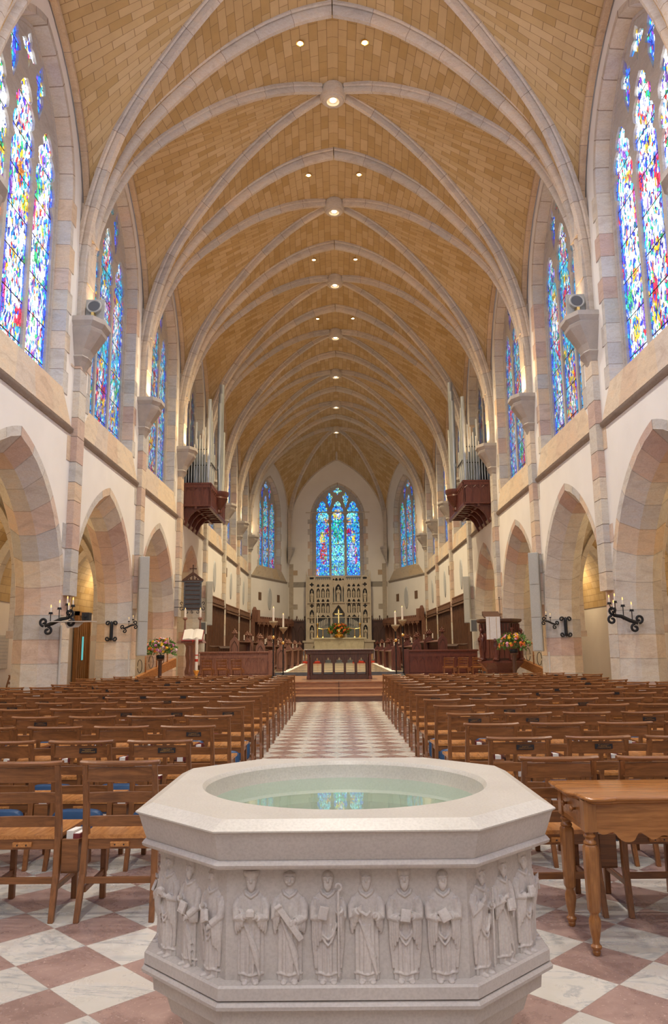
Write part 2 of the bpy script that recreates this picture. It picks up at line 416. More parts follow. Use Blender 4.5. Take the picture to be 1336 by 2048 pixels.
def sweep(mb, path, prof, frame, block=.9, pal=None, joint=.012):
    """stone moulding along path broken into coloured blocks; prof (side,normal) ; frame(i)->(side,normal) vectors"""
    path = [Vector(p) for p in path]
    d = [0]
    for i in range(1, len(path)): d.append(d[-1]+(path[i]-path[i-1]).length)
    tot = d[-1]; nb = max(1, round(tot/block))
    def at(t):
        for i in range(1, len(path)):
            if d[i] >= t-1e-9:
                k = (t-d[i-1])/max(1e-9, d[i]-d[i-1]); 
                p = path[i-1].lerp(path[i], k)
                f0, f1 = frame(i-1), frame(i)
                return p, f0[0].lerp(f1[0], k).normalized(), f0[1].lerp(f1[1], k).normalized()
        return path[-1], *frame(len(path)-1)
    cuts = []
    for b in range(nb):
        t0, t1 = tot*b/nb, tot*(b+1)/nb; c = rc(pal or PALJ, .06)
        sub = 3
        for j in range(sub):
            a0 = t0+(t1-t0-joint)*j/sub; cuts.append((a0, t0+(t1-t0-joint)*(j+1)/sub, c))
        if b < nb-1: cuts.append((t1-joint, t1, MORT))
    cache = {}
    def ring(t):
        if t not in cache:
            p, s_, n_ = at(t); cache[t] = [p+s_*x+n_*y for x, y in prof]
        return cache[t]
    for t0, t1, c in cuts: mb.rings([ring(t0), ring(t1)], c, cap=False)
    mb.rings([ring(0), ring(0)], rc(pal or PALJ), cap=True)

# ------------------------------------------------------------------ STRUCTURE
# floors
mb = MB(); mb.add([(-10.5, -7, 0), (10.5, -7, 0), (10.5, 56, 0), (-10.5, 56, 0)], [(0, 1, 2, 3)]); fl = struct(mb, 'floor', 'floor')
# vault underside profile
ZP = [(5.5, 8.55), (5.49, 9.3), (5.43, 10.16), (5.31, 10.9), (5.15, 11.5), (4.95, 12.06), (4.68, 12.65), (4.36, 13.14), (3.98, 13.62), (3.53, 14.1), (3.08, 14.56), (2.55, 15.03), (2.05, 15.39), (1.5, 15.73), (.95, 15.99), (.5, 16.14), (0, 16.24)]
def rib_path(xy_fn, dz=0): return [Vector((*xy_fn(x), z+dz)) for x, z in ZP]
def resample(pts, n):
    d = [0]
    for i in range(1, len(pts)): d.append(d[-1]+(pts[i]-pts[i-1]).length)
    out = []
    for k in range(n+1):
        t = d[-1]*k/n; i = 1
        while i < len(d)-1 and d[i] < t: i += 1
        out.append(pts[i-1].lerp(pts[i], (t-d[i-1])/max(1e-9, d[i]-d[i-1])))
    return out, d[-1]
ceil = MB()
def web(A, B, n=30, mode='y'):
    (a, la), (b, lb) = resample(A, n), resample(B, n); lv = (la+lb)/2
    for i in range(n):
        w0, w1 = (b[i]-a[i]).length, (b[i+1]-a[i+1]).length; v0, v1 = lv*i/n, lv*(i+1)/n
        m_ = 5
        for q in range(m_):
            f0, f1 = q/m_, (q+1)/m_
            c4 = [a[i].lerp(b[i], f0), a[i].lerp(b[i], f1), a[i+1].lerp(b[i+1], f1), a[i+1].lerp(b[i+1], f0)]
            uf = (lambda p: p.y) if mode == 'y' else (lambda p: abs(p.x)*1.12)
            ceil.add(c4, [(0, 1, 2, 3)], uvs=[[(uf(p), v) for p, v in zip(c4, (v0, v0, v1, v1))]])
UPR = .20
def wall_rib(s, kc, hw=2.68, X=W):
    """half paths of the wall arch of the bay centred kc: list from springing to apex"""
    h = arch_half(hw, 10.5, 14.2, 0, 12)
    return h
RIBT = [(-.22, .24), (-.22, .14), (-.19, .11), (-.15, .16), (-.13, .16), (-.12, .05), (-.09, -.01), (-.05, -.05), (.05, -.05), (.09, -.01), (.12, .05), (.13, .16), (.15, .16), (.19, .11), (.22, .14), (.22, .24)]
RIBD = [(-.14, .22), (-.14, .13), (-.11, .10), (-.085, .13), (-.075, .04), (-.055, -.02), (.055, -.02), (.075, .04), (.085, .13), (.11, .10), (.14, .13), (.14, .22)]
RIBW = [(-.08, .05), (-.07, -.02), (0, -.04), (.07, -.02), (.08, .05)]
def rib_frame(path, plane_n):
    def fr(i):
        a, b = path[max(i-1, 0)], path[min(i+1, len(path)-1)]
        t = (b-a).normalized(); n_ = plane_n.cross(t).normalized()
        if n_.z < 0 or (abs(n_.z) < 1e-3 and n_.x*path[i].x < 0): n_ = -n_
        if i == len(path)-1 and abs(path[i].x) < 1e-6: n_ = Vector((0, 0, 1))
        return plane_n, n_
    return fr
tn = 0
def add_trim(mbx, mats='rib', **kw):
    global tn; tn += 1
    return struct(mbx, 'trim_%d' % tn, mats, smooth=True, autos=35, **kw)
for k in range(KMIN, KEND+1):
    # transverse rib
    r = MB()
    for s in (-1, 1):
        p = [Vector((s*x, D(k), z)) for x, z in ZP]
        sweep(r, p, RIBT, rib_frame(p, Vector((0, 1, 0))))
    add_trim(r)
for k in range(KMIN, KEND):
    ym = D(k)+L/2; r = MB()
    for s in (-1, 1):
        for e, yk in ((1, D(k)), (-1, D(k+1))):
            f = lambda x: (s*x, yk+e*(.2+(L/2-.2)*(5.5-x)/5.5))
            p = [Vector((*f(x), z)) for x, z in ZP]
            nrm = Vector((-(L/2-.2)*e*s*-1, 0, 0))
            dirv = Vector((s*-5.5, e*(L/2-.2), 0)).normalized(); pn = Vector((-dirv.y, dirv.x, 0))
            q = [v for v in p if (Vector((v.x, v.y-ym, 0))).length > .34]
            q.append(Vector((*f(.29), ZP[-1][1]-.03)))
            sweep(r, q, RIBD, rib_frame(q, pn))
            T = [Vector((s*x, yk, z+UPR)) for x, z in ZP]; Dg = [v+Vector((0, 0, UPR)) for v in p]
            # wall rib half from this shaft to the window apex
            Wr = [Vector((s*(W-.02), yk+e*.12, 8.55))]+[Vector((s*(W-.02), ym-e*u, z)) for u, z in arch_half(L/2-.12, 10.5, 14.25, 0, 14)]
            web(T, Dg); web(Dg, Wr, mode='x')
    add_trim(r)
    r = MB()
    for s in (-1, 1):
        for e in (1, -1):
            p = [Vector((s*(W-.1), ym-e*u, z)) for u, z in arch_half(2.58, 10.5, 14.15, 0, 12)]
            p = [Vector((s*(W-.1), ym-e*2.58, 8.6))]+p
            sweep(r, p, RIBW, rib_frame(p, Vector((1, 0, 0))), block=1.0, pal=[(.5, .4, .3), (.56, .45, .33)])
    add_trim(r)
# apse: last vault bay
YA, XA, YE = D(6), 3.5, 54.9
BA = Vector((0, 51.4, 16.24))
apse_r = MB()
def prof_between(P0, P1, dz=0):
    """rib curve from springing point P0 to P1 using the vault profile"""
    return [Vector((P1.x+(P0.x-P1.x)*x/5.5, P1.y+(P0.y-P1.y)*x/5.5, (8.55+(z-8.55)*(P1.z-8.55)/(16.24-8.55))+dz)) for x, z in ZP]
EAST_Z = 15.0
for s in (-1, 1):
    P0 = Vector((s*5.5, YA+.2, 8.55)); PC = Vector((s*(XA-.1), YE-.1, 8.55))
    a = prof_between(P0, BA); b = prof_between(PC, BA)
    for q in (a, b):
        dv = (q[-1]-q[0]); pn = Vector((-dv.y, dv.x, 0)).normalized(); sweep(apse_r, q, RIBD, rib_frame(q, pn))
    T = [Vector((s*x, YA, z+UPR)) for x, z in ZP]
    up = lambda q: [v+Vector((0, 0, UPR)) for v in q]
    web(T, up(a))
    mid = Vector((s*(5.6+XA)/2, (YA+.5+YE)/2, 0)); p0 = Vector((s*5.58, YA+.35, 0)); p1 = Vector((s*XA, YE, 0))
    hwc = (p1-p0).length/2
    W0 = [p0+Vector((0, 0, 8.55))]+[mid+(p0-mid)*(u/hwc)+Vector((0, 0, z)) for u, z in arch_half(hwc, 10.2, 14.2, 0, 12)]
    W1 = [p1+Vector((0, 0, 8.55))]+[mid+(p1-mid)*(u/hwc)+Vector((0, 0, z)) for u, z in arch_half(hwc, 10.2, 14.2, 0, 12)]
    web(up(a), W0, mode='x'); web(up(b), W1, mode='x')
    WE = [Vector((s*XA, YE-.02, 8.55))]+[Vector((s*u, YE-.02, z)) for u, z in arch_half(XA, 9.6, EAST_Z, 0, 14)]
    web(up(b), WE)
    for q, pn in ((W0, None), (W1, None)):
        dv = (p1-p0); dv.z = 0; pnn = Vector((-dv.y, dv.x, 0)).normalized(); sweep(apse_r, q, RIBW, rib_frame(q, pnn), block=1.0)
    sweep(apse_r, WE, RIBW, rib_frame(WE, Vector((0, 1, 0))), block=1.0)
q = [BA, Vector((0, 53.2, 15.85)), Vector((0, YE-.1, EAST_Z-.1))]
def frq(i): return Vector((1, 0, 0)), Vector((0, .2, .98))
sweep(apse_r, q, RIBD, frq)
add_trim(apse_r)
ceil_o = struct(ceil, 'ceiling', 'tile', recalc=False)

# side walls
AH, AZS, AZA = 2.44, 2.2, 5.27      # arcade arch
WH, WZ0, WZS, WZA = 1.84, 6.75, 11.0, 13.6
ARCADE_LAST = 2
def wall_bay(mb, s, yc, arch=True, hw=L/2, win=True):
    fn = lambda u, v, w_: (s*w_, yc+u, v)
    outer = [(-hw, 0), (hw, 0), (hw, 14.6), (-hw, 14.6)]
    loops = []
    if arch:
        a = arch_loop(AH, 0, AZS, AZA, 0, 10)
        outer = [(-hw, 0), (-AH, 0)]+list(reversed(a))[1:-1]+[(AH, 0), (hw, 0), (hw, 14.6), (-hw, 14.6)]
    loops = [outer]
    if win: loops.append(arch_loop(WH, WZ0, WZS, WZA, .05, 16))
    mb.plate(loops, fn, W, W+.93)
STW, BW = {}, {}
def col_course(pal=None): return rc(pal)
PIERC = {}
def arcade_ring(mb, s, yc, seed):
    rnd = random.Random(seed)
    a, R = arc_par(AH, AZS, AZA)
    sec = [(.005, .17), (-.0, 0), (-.30, -.30), (-.63, -.30), (-.93, 0), (-.935, .17)]
    sec = [(W-d if i == 0 else W-d, o) for i, (d, o) in enumerate(sec)]
    def P(side, tag_, t, X, off):
        # tag 0: jamb at z=t ; tag 1: arc fraction t
        if tag_ == 0: return Vector((s*X, yc+side*(AH+off), t))
        Ro = R+off; th = acos(a/Ro)*t
        return Vector((s*X, yc+side*(Ro*cos(th)-a), AZS+Ro*sin(th)))
    for side in (-1, 1):
        cuts = [(0, z) for z in (0, .42, .8, 1.25, 1.72, AZS)]+[(1, i/7) for i in range(1, 8)]
        for b in range(len(cuts)-1):
            (t0, z0), (t1, z1) = cuts[b], cuts[b+1]
            c0 = rnd.choice(PAL); 
            if t0 == 0 and t1 == 0 or t1 == 0: seg = [(0, z0), (0, z1)]
            else:
                zz0 = 0 if t0 == 0 else z0
                if t0 == 0: zz0 = 0
                seg = [(1, zz0+(z1-zz0)*j/3) for j in range(4)]
            for j in range(len(seg)-1):
                for i in range(len(sec)-1):
                    cc = c0 if (i < 4) else c0
                    if i in (1,) and rnd.random() < .0: cc = rnd.choice(PAL)
                    (ta, ha), (tb, hb) = seg[j], seg[j+1]
                    gap = .012 if (ta == 0 or True) else 0
                    X0, o0 = sec[i]; X1, o1 = sec[i+1]
                    pa = [P(side, ta, ha, X0, o0), P(side, ta, ha, X1, o1), P(side, tb, hb, X1, o1), P(side, tb, hb, X0, o0)]
                    if j == len(seg)-2:   # thin joint at the end of block
                        k_ = .96 if len(seg) == 2 else .90
                        pm = [pa[1].lerp(pa[2], k_), pa[0].lerp(pa[3], k_)]
                        mb.add([pa[0], pa[1], pm[0], pm[1]], [(0, 1, 2, 3)], cc)
                        mb.add([pm[1], pm[0], pa[2], pa[3]], [(0, 1, 2, 3)], tuple(x*.72 for x in cc))
                    else: mb.add(pa, [(0, 1, 2, 3)], cc)
def quoins(mb, s, fnp, hw, z0, zs, za, seed, pal=None):
    """window surround: flush long-and-short stones plus the reveal"""
    rnd = random.Random(seed); a, R = arc_par(hw, zs, za)
    def P(side, tag_, t, w_, off):
        if tag_ == 0: return fnp(side*(hw+off), t, w_)
        Ro = R+off; th = acos(a/Ro)*t
        return fnp(side*(Ro*cos(th)-a), zs+Ro*sin(th), w_)
    for side in (-1, 1):
        z = z0-.02; i = 0
        while z < zs-.05:
            h = min(rnd.uniform(.38, .55), zs-z); h = zs-z if zs-z-h < .3 else h; c = rnd.choice(PAL)
            wd = .16 if i % 2 else .30
            pts = [P(side, 0, z, -.012, wd), P(side, 0, z, -.012, 0), P(side, 0, z, .30, -.03), P(side, 0, z+h-.012, -.012, wd), P(side, 0, z+h-.012, -.012, 0), P(side, 0, z+h-.012, .30, -.03)]
            mb.add(pts, [(0, 1, 4, 3), (1, 2, 5, 4)], c)
            q = [P(side, 0, z+h-.012, -.008, wd), P(side, 0, z+h-.012, -.008, 0), P(side, 0, z+h-.012, .30, -.03), P(side, 0, z+h, -.008, wd), P(side, 0, z+h, -.008, 0), P(side, 0, z+h, .30, -.03)]
            mb.add(q, [(0, 1, 4, 3), (1, 2, 5, 4)], MORT)
            # side of proud block
            mb.add([P(side, 0, z, -.012, wd), P(side, 0, z+h-.012, -.012, wd), P(side, 0, z+h-.012, .01, wd), P(side, 0, z, .01, wd)], [(0, 1, 2, 3)], c)
            z += h; i += 1
        nb = 6
        for b in range(nb):
            c = rnd.choice(PALJ+PAL[2:3])
            for j in range(3):
                t0, t1 = (b+j/3)/nb, (b+(j+1)/3)/nb
                if j == 2: t1e = t1-.006
                else: t1e = t1
                for (w0, o0), (w1, o1) in (((-.012, .14), (-.012, 0)), ((-.012, 0), (.30, -.03)), ((.01, .14), (-.012, .14))):
                    mb.add([P(side, 1, t0, w0, o0), P(side, 1, t0, w1, o1), P(side, 1, t1e, w1, o1), P(side, 1, t1e, w0, o0)], [(0, 1, 2, 3)], c)
                    if j == 2: mb.add([P(side, 1, t1e, w0, o0), P(side, 1, t1e, w1, o1), P(side, 1, t1, w1, o1), P(side, 1, t1, w0, o0)], [(0, 1, 2, 3)], MORT)

def lobe(cx, cz, r, a0, a1, n=6):
    return [(cx+r*cos(radians(a0+(a1-a0)*i/n)), cz+r*sin(radians(a0+(a1-a0)*i/n))) for i in range(n+1)]
def foil(cx, cz, sx, sz, kind):
    """small tracery openings"""
    P = []
    if kind == 'dagger':   # pointed top, cusped, narrow tail
        pts = [(0, 1), (.22, .72), (.18, .55), (.5, .5), (.55, .25), (.3, .08), (.38, -.2), (.22, -.55), (0, -1)]
    elif kind == 'cross':
        pts = [(0, 1), (.3, .7), (.25, .35), (.6, .35), (1, 0), (.6, -.3), (.25, -.25), (0, -1)]
    elif kind == 'tri':
        pts = [(0, 1), (.45, .75), (.35, .4), (.2, .25), (.7, .1), (.95, -.3), (.6, -.7), (.15, -.35), (0, -.2)]
    else: pts = [(0, 1), (.5, .4), (.5, -.4), (0, -1)]
    r = [(cx+x*sx, cz+z*sz) for x, z in pts]
    return r+[(cx-x*sx, cz+z*sz) for x, z in reversed(pts[1:-1])]
def light_loop(c, hw, z0, zh):
    """a lancet light with stacked cusped lobes at the head; zh = top"""
    pts = [(hw, z0), (hw, zh-1.75), (hw*.98, zh-1.62), (hw*.80, zh-1.52), (hw*.74, zh-1.45)]
    pts += [(hw*.98, zh-1.36), (hw*1.02, zh-1.15), (hw*.88, zh-.98), (hw*.66, zh-.91)]
    pts += [(hw*.86, zh-.80), (hw*.88, zh-.62), (hw*.66, zh-.48), (hw*.44, zh-.42), (hw*.56, zh-.30), (hw*.36, zh-.13), (0, zh)]
    r = [(c+x, z) for x, z in pts]
    return r+[(c-x, z) for x, z in reversed(pts[:-1])]
def window(idx, fnp, hw, z0, zs, za, lights, extras, theme, gain, name=None, depth=.30, ptint=(1, 1, 1)):
    """fnp(u,v,w): w = depth behind the wall face. frame + glass"""
    f = MB()
    outer = list(reversed(arch_loop(hw, z0, zs, za, .02, 12)))
    loops = [outer]+lights+extras
    fn = lambda u, v, w_: fnp(u, v, w_)
    f.plate(loops, fn, depth, depth+.07, (.50, .49, .48))
    f.plate([list(reversed(arch_loop(hw, z0, zs, za, .02, 12))), arch_loop(hw-.07, z0+.07, zs, za-.07, 0, 12)], fn, depth-.03, depth, (.53, .51, .50))
    # front chamfer mullion ridges
    root = f.build('window_%d' % idx, 'rib', kind='structure')
    g = MB(); step = .12; nu = int(2*hw/step)+1; nv = int((za-z0)/step)+1
    cols = {}
    def cc(i, j):
        if (i, j) not in cols:
            u, v = -hw+i*step, z0+j*step; c = theme(u, v); cols[i, j] = tuple(x*gain for x in c)
        return cols[i, j]
    a, R = arc_par(hw, zs, za)
    for i in range(nu):
        for j in range(nv):
            u, v = -hw+i*step, z0+j*step
            if v > zs:
                um = min(abs(u), abs(u+step))
                if u < 0 < u+step: um = 0
                if um+a > 0 and (um+a)**2+(v-zs)**2 > R*R: continue
            u1, v1 = min(u+step, hw), v+step
            g.add([fn(u, v, depth+.055), fn(u1, v, depth+.055), fn(u1, v1, depth+.055), fn(u, v1, depth+.055)], [(0, 1, 2, 3)], [cc(i, j), cc(i+1, j), cc(i+1, j+1), cc(i, j+1)], uvs=[[(u+idx*7, v), (u1+idx*7, v), (u1+idx*7, v1), (u+idx*7, v1)]])
    go = g.build('glass', 'glass', root, recalc=False)
    at = go.data.color_attributes.new('Gain', 'FLOAT_COLOR', 'CORNER'); at.data.foreach_set('color', [gain*ptint[0], gain*ptint[1], gain*ptint[2], 1]*len(go.data.loops))
    go['label'] = 'mosaic of stained glass in lead'
    return root
BL, CY, WH_, RD, YE_, GR, PU, OR = (.03, .12, .95), (.05, .65, .95), (.9, .97, 1), (.85, .03, .08), (.95, .62, .03), (.03, .5, .18), (.30, .10, .75), (.9, .28, .03)
def ell(u, v, cu, cv, ru, rv): return ((u-cu)/ru)**2+((v-cv)/rv)**2
def side_theme(seed, light):
    rnd = random.Random(seed); accents = [(rnd.uniform(-1.4, 1.4), rnd.uniform(7.2, 11.2), rnd.choice([RD, GR, OR, YE_, RD])) for _ in range(9)]
    def th(u, v):
        lane = round(u/1.08); uc = u-lane*1.08
        c = BL if abs(uc) > .36 else (CY if light < .5 else (1.6, 1.75, 1.9))
        for k in range(3):   # standing figures, one above the other
            cv = 8.0+k*2.1
            e = ell(uc, v, 0, cv, .27, .85)
            if e < 1: c = (1.8, 1.85, 1.9) if light > .6 else WH_ if light > .4 else ((.25, .8, .8) if k % 2 else (.35, .6, .9))
            if .75 < e < 1.15: c = RD if (k+lane+seed) % 2 else PU
            if ell(uc, v, 0, cv+.75, .16, .16) < 1: c = YE_
        for au, av, ac in accents:
            if ell(u, v, au, av, .2, .3) < 1: c = ac
        return c
    return th
def east_theme(u, v):
    c = (.02, .16, .8) if (int(u*5)+int(v*6)) % 2 else (.03, .42, .85)
    if abs(u) < .5:
        if 7.6 < v < 9.3: c = (.25, .85, .85)
        if ell(u, v, 0, 9.9, .36, .9) < 1: c = (.02, .5, .3)
        if ell(u, v, 0, 11.0, .32, .35) < 1: c = YE_
        if ell(u, v, 0, 11.05, .16, .2) < 1: c = WH_
        if v > 11.6: c = (.3, .8, .6)
        if v < 7.5: c = (.15, .55, .5)
    else:
        s = 1 if u > 0 else -1
        if ell(u, v, s*1.0, 10.9, .35, .35) < 1: c = (.3, .85, .9)
        if ell(u, v, s*.78, 10.5, .22, .25) < 1: c = YE_ if ell(u, v, s*.78, 10.5, .13, .15) > 1 else OR
        if ell(u, v, s*.72, 9.75, .24, .3) < 1: c = (.5, .01, .08)
        if ell(u, v, s*1.1, 9.3, .16, .5) < 1: c = YE_
        if ell(u, v, s*1.03, 8.2, .22, .8) < 1: c = (.65, .05, .03) if s < 0 else (.45, .5, .9)
        if s > 0 and abs(u-1.32) < .06 and 7.4 < v < 8.6: c = RD
        if v < 7.0 and abs(u) > 1.4 and s < 0: c = OR
    return c
def std_lights(hw=.51, c=1.15, z0=6.87, zh=12.0):
    return [light_loop(0, hw, z0, zh+.42), light_loop(c, hw, z0, zh+.06), light_loop(-c, hw, z0, zh+.06)]
def std_extras(z=12.0):
    return [foil(.62, z+.56, .46, .62, 'dagger'), foil(-.62, z+.56, .46, .62, 'dagger'), foil(0, z+1.02, .36, .40, 'cross')]

wallm = {-1: MB(), 1: MB()}; stonem = {-1: MB(), 1: MB()}; quo = {-1: MB(), 1: MB()}; sillm = {-1: MB(), 1: MB()}
wi = 0
for k in range(KMIN, KEND):
    yc = D(k)+L/2
    for s in (-1, 1):
        arch = k <= ARCADE_LAST
        wall_bay(wallm[s], s, yc, arch)
        if arch: arcade_ring(stonem[s], s, yc, k*7+s+50)
        fnp = (lambda u, v, w_, s=s, yc=yc: Vector((s*(W+w_), yc+u, v)))
        quoins(quo[s], s, fnp, WH, WZ0, WZS, WZA, k*3+s+100)
        # sloping sill between string course and window, in ochre stones
        rnd = random.Random(k*5+s+9)
        nb = 5
        for i in range(nb):
            u0b, u1b = -2.40+4.80*i/nb, -2.40+4.80*(i+1)/nb; u0t, u1t = -1.86+3.72*i/nb, -1.86+3.72*(i+1)/nb
            c = rnd.choice([(.72, .60, .46), (.74, .64, .51), (.68, .60, .52), (.70, .56, .43)])
            sillm[s].hexa([fnp(u0b, 6.14, -.03), fnp(u1b, 6.14, -.03), fnp(u1b, 6.14, .3), fnp(u0b, 6.14, .3), fnp(u0t, 6.80, -.012), fnp(u1t, 6.80, -.012), fnp(u1t, 6.92, .3), fnp(u0t, 6.92, .3)], c)
        # string course
        sg = [(-.02, 5.98), (-.06, 6.02), (-.08, 6.09), (-.02, 6.14), (.05, 6.16), (.05, 5.98)]
        sillm[s].rings([[fnp(-2.44, z, w_) for w_, z in sg], [fnp(2.44, z, w_) for w_, z in sg]], (.34, .29, .25))
        wi += 1
        gain = 4.5 if k <= -2 else 1.7 if k <= -1 else (.95 if k == 0 else (.7 if k == 1 else .55))
        lt = .9 if k <= -1 else (.45 if k == 0 else .2)
        if k == 2: gain = .10     # window hidden behind the organ case stays dark
        window(wi, fnp, WH-.03, WZ0+.1, WZS, WZA-.03, std_lights(), std_extras(), side_theme(k*2+s+20, lt), gain)
for s in (-1, 1):
    # apse canted wall
    p0 = Vector((s*W, YA-.02, 0)); p1 = Vector((s*(XA-.0), YE, 0)); mid = (p0+p1)/2; dv = (p1-p0); ln = dv.length; dv.normalize()
    nv = Vector((-dv.y, dv.x, 0)); 
    if nv.x*s < 0: nv = -nv
    shift = -.25
    fnp = (lambda u, v, w_, mid=mid, dv=dv, nv=nv: mid+dv*u+nv*w_+Vector((0, 0, v)))
    lp = [[(-ln/2, 0), (ln/2+.3, 0), (ln/2+.3, 14.6), (-ln/2, 14.6)], arch_loop(1.75, WZ0, 10.6, 13.0, .05, 16, c=0)]
    cw = MB(); cw.plate(lp, fnp, 0, .5); struct(cw, 'wall_north_east' if s < 0 else 'wall_south_east', 'plaster')
    quoins(quo[s], s, fnp, 1.75, WZ0, 10.6, 13.0, 300+s)
    wi += 1
    window(wi, fnp, 1.72, WZ0+.1, 10.6, 12.97, std_lights(.47, 1.07, 6.87, 11.4), std_extras(11.4), side_theme(61+s, .1), .7)
    rnd = random.Random(s+77)
    for i in range(5):
        a0, a1 = -2.9+5.8*i/5, -2.9+5.8*(i+1)/5
        sillm[s].hexa([fnp(a0, 6.14, -.03), fnp(a1, 6.14, -.03), fnp(a1, 6.14, .3), fnp(a0, 6.14, .3), fnp(a0*.68, 6.85, 0), fnp(a1*.68, 6.85, 0), fnp(a1*.68, 6.9, .3), fnp(a0*.68, 6.9, .3)], rnd.choice([(.52, .42, .30), (.50, .43, .34)]))
    sg = [(-.02, 5.98), (-.08, 6.09), (-.02, 6.14), (.05, 6.16), (.05, 5.98)]
    sillm[s].rings([[fnp(-3, z, w_) for w_, z in sg], [fnp(3, z, w_) for w_, z in sg]], (.38, .35, .31))
# nave shafts (pilasters)
for s in (-1, 1):
    rnd = random.Random(s+5)
    for k in range(KMIN, KEND+1):
        z = 2.6 if k <= ARCADE_LAST+1 else .6
        zt = 7.5; i = 0
        while z < zt-.02:
            h = min(rnd.uniform(.38, .6), zt-z); c = rnd.choice(PAL)
            stonem[s].b2((s*5.46, D(k)-.22, z+.008), (s*5.66, D(k)+.22, z+h-.006), c)
            stonem[s].b2((s*5.47, D(k)-.21, z+h-.006), (s*5.66, D(k)+.21, z+h+.008), MORT)
            if i % 4 == 2:
                stonem[s].b2((s*5.588, D(k)-.42, z+.01), (s*5.66, D(k)+.42, z+h-.01), rnd.choice(PAL))
            z += h; i += 1
        if k <= ARCADE_LAST+1:   # nave face of the pier below the shaft
            for z0, z1 in zip((0, .42, .8, 1.25, 1.72, 2.2), (.42, .8, 1.25, 1.72, 2.2, 2.62)):
                stonem[s].b2((s*5.592, D(k)-.265, z0+.008), (s*5.9, D(k)+.265, z1-.008), rnd.choice(PAL))
                stonem[s].b2((s*6.2, D(k)-.265, z0+.008), (s*6.54, D(k)+.265, z1-.008), rnd.choice(PAL))
    nm = 'left' if s < 0 else 'right'
    wallm[s].b2((s*W, D(KMIN)-.5, 0), (s*(W+.93), D(KMIN), 14.6)) 
    struct(wallm[s], 'wall_'+nm, 'plaster')
    add_trim(stonem[s], 'stone', recalc=False); add_trim(quo[s], 'stone', recalc=False); add_trim(sillm[s], 'stone')
# tas-de-charge (solid springers) above corbels
sp = MB()
for k in range(KMIN, KEND+1):
    for s in (-1, 1):
        for z0, z1, x in ((8.5, 9.4, 5.42), (9.41, 10.4, 5.40), (10.41, 11.3, 5.33)):
            sp.b2((s*x, D(k)-.24, z0), (s*5.62, D(k)+.24, z1), rc(PALJ))
for s in (-1, 1): sp.b2((s*3.3, YE-.25, 8.5), (s*3.52, YE, 11.3), rc(PALJ))
add_trim(sp)
# east wall with window
ew = MB(); fe = lambda u, v, w_: Vector((u, YE+w_, v))
EZ0, EZS, EZA, EHW = 6.55, 10.6, 13.15, 1.85
ew.plate([[(-XA-.4, 0), (XA+.4, 0), (XA+.4, 16), (-XA-.4, 16)], arch_loop(EHW, EZ0, EZS, EZA, .05, 16, .03)], fe, 0, .6)
struct(ew, 'wall_east', 'plaster')
q = MB(); fe2 = lambda u, v, w_: Vector((u+.03, YE+w_, v)); quoins(q, 1, fe2, EHW, EZ0, EZS, EZA, 999)
for s in (-1, 1):
    q.b2((s*2.25, YE-.012, 5.75), (s*3.5, YE+.02, 6.12), (.36, .35, .33))
    q.b2((s*3.15, YE-.03, .5), (s*3.45, YE+.02, 7.4), (.48, .44, .38))
    for z, c in ((6.6, (.5, .4, .3)), (4.2, (.45, .42, .38))): q.b2((s*2.85, YE-.02, z), (s*3.3, YE+.02, z+.35), c)
add_trim(q, 'stone', recalc=False)
wi += 1
EL = [light_loop(0, .46, 6.6, 12.0), light_loop(1.1, .46, 6.6, 12.0), light_loop(-1.1, .46, 6.6, 12.0)]
EX = [foil(.58, 12.08, .40, .58, 'dagger'), foil(-.58, 12.08, .40, .58, 'dagger'), foil(0, 12.72, .36, .30, 'cross')]
window(wi, fe2, EHW-.03, 6.5, EZS, EZA-.03, EL, EX, east_theme, 1.3, ptint=(.5, 1.2, 1.15))
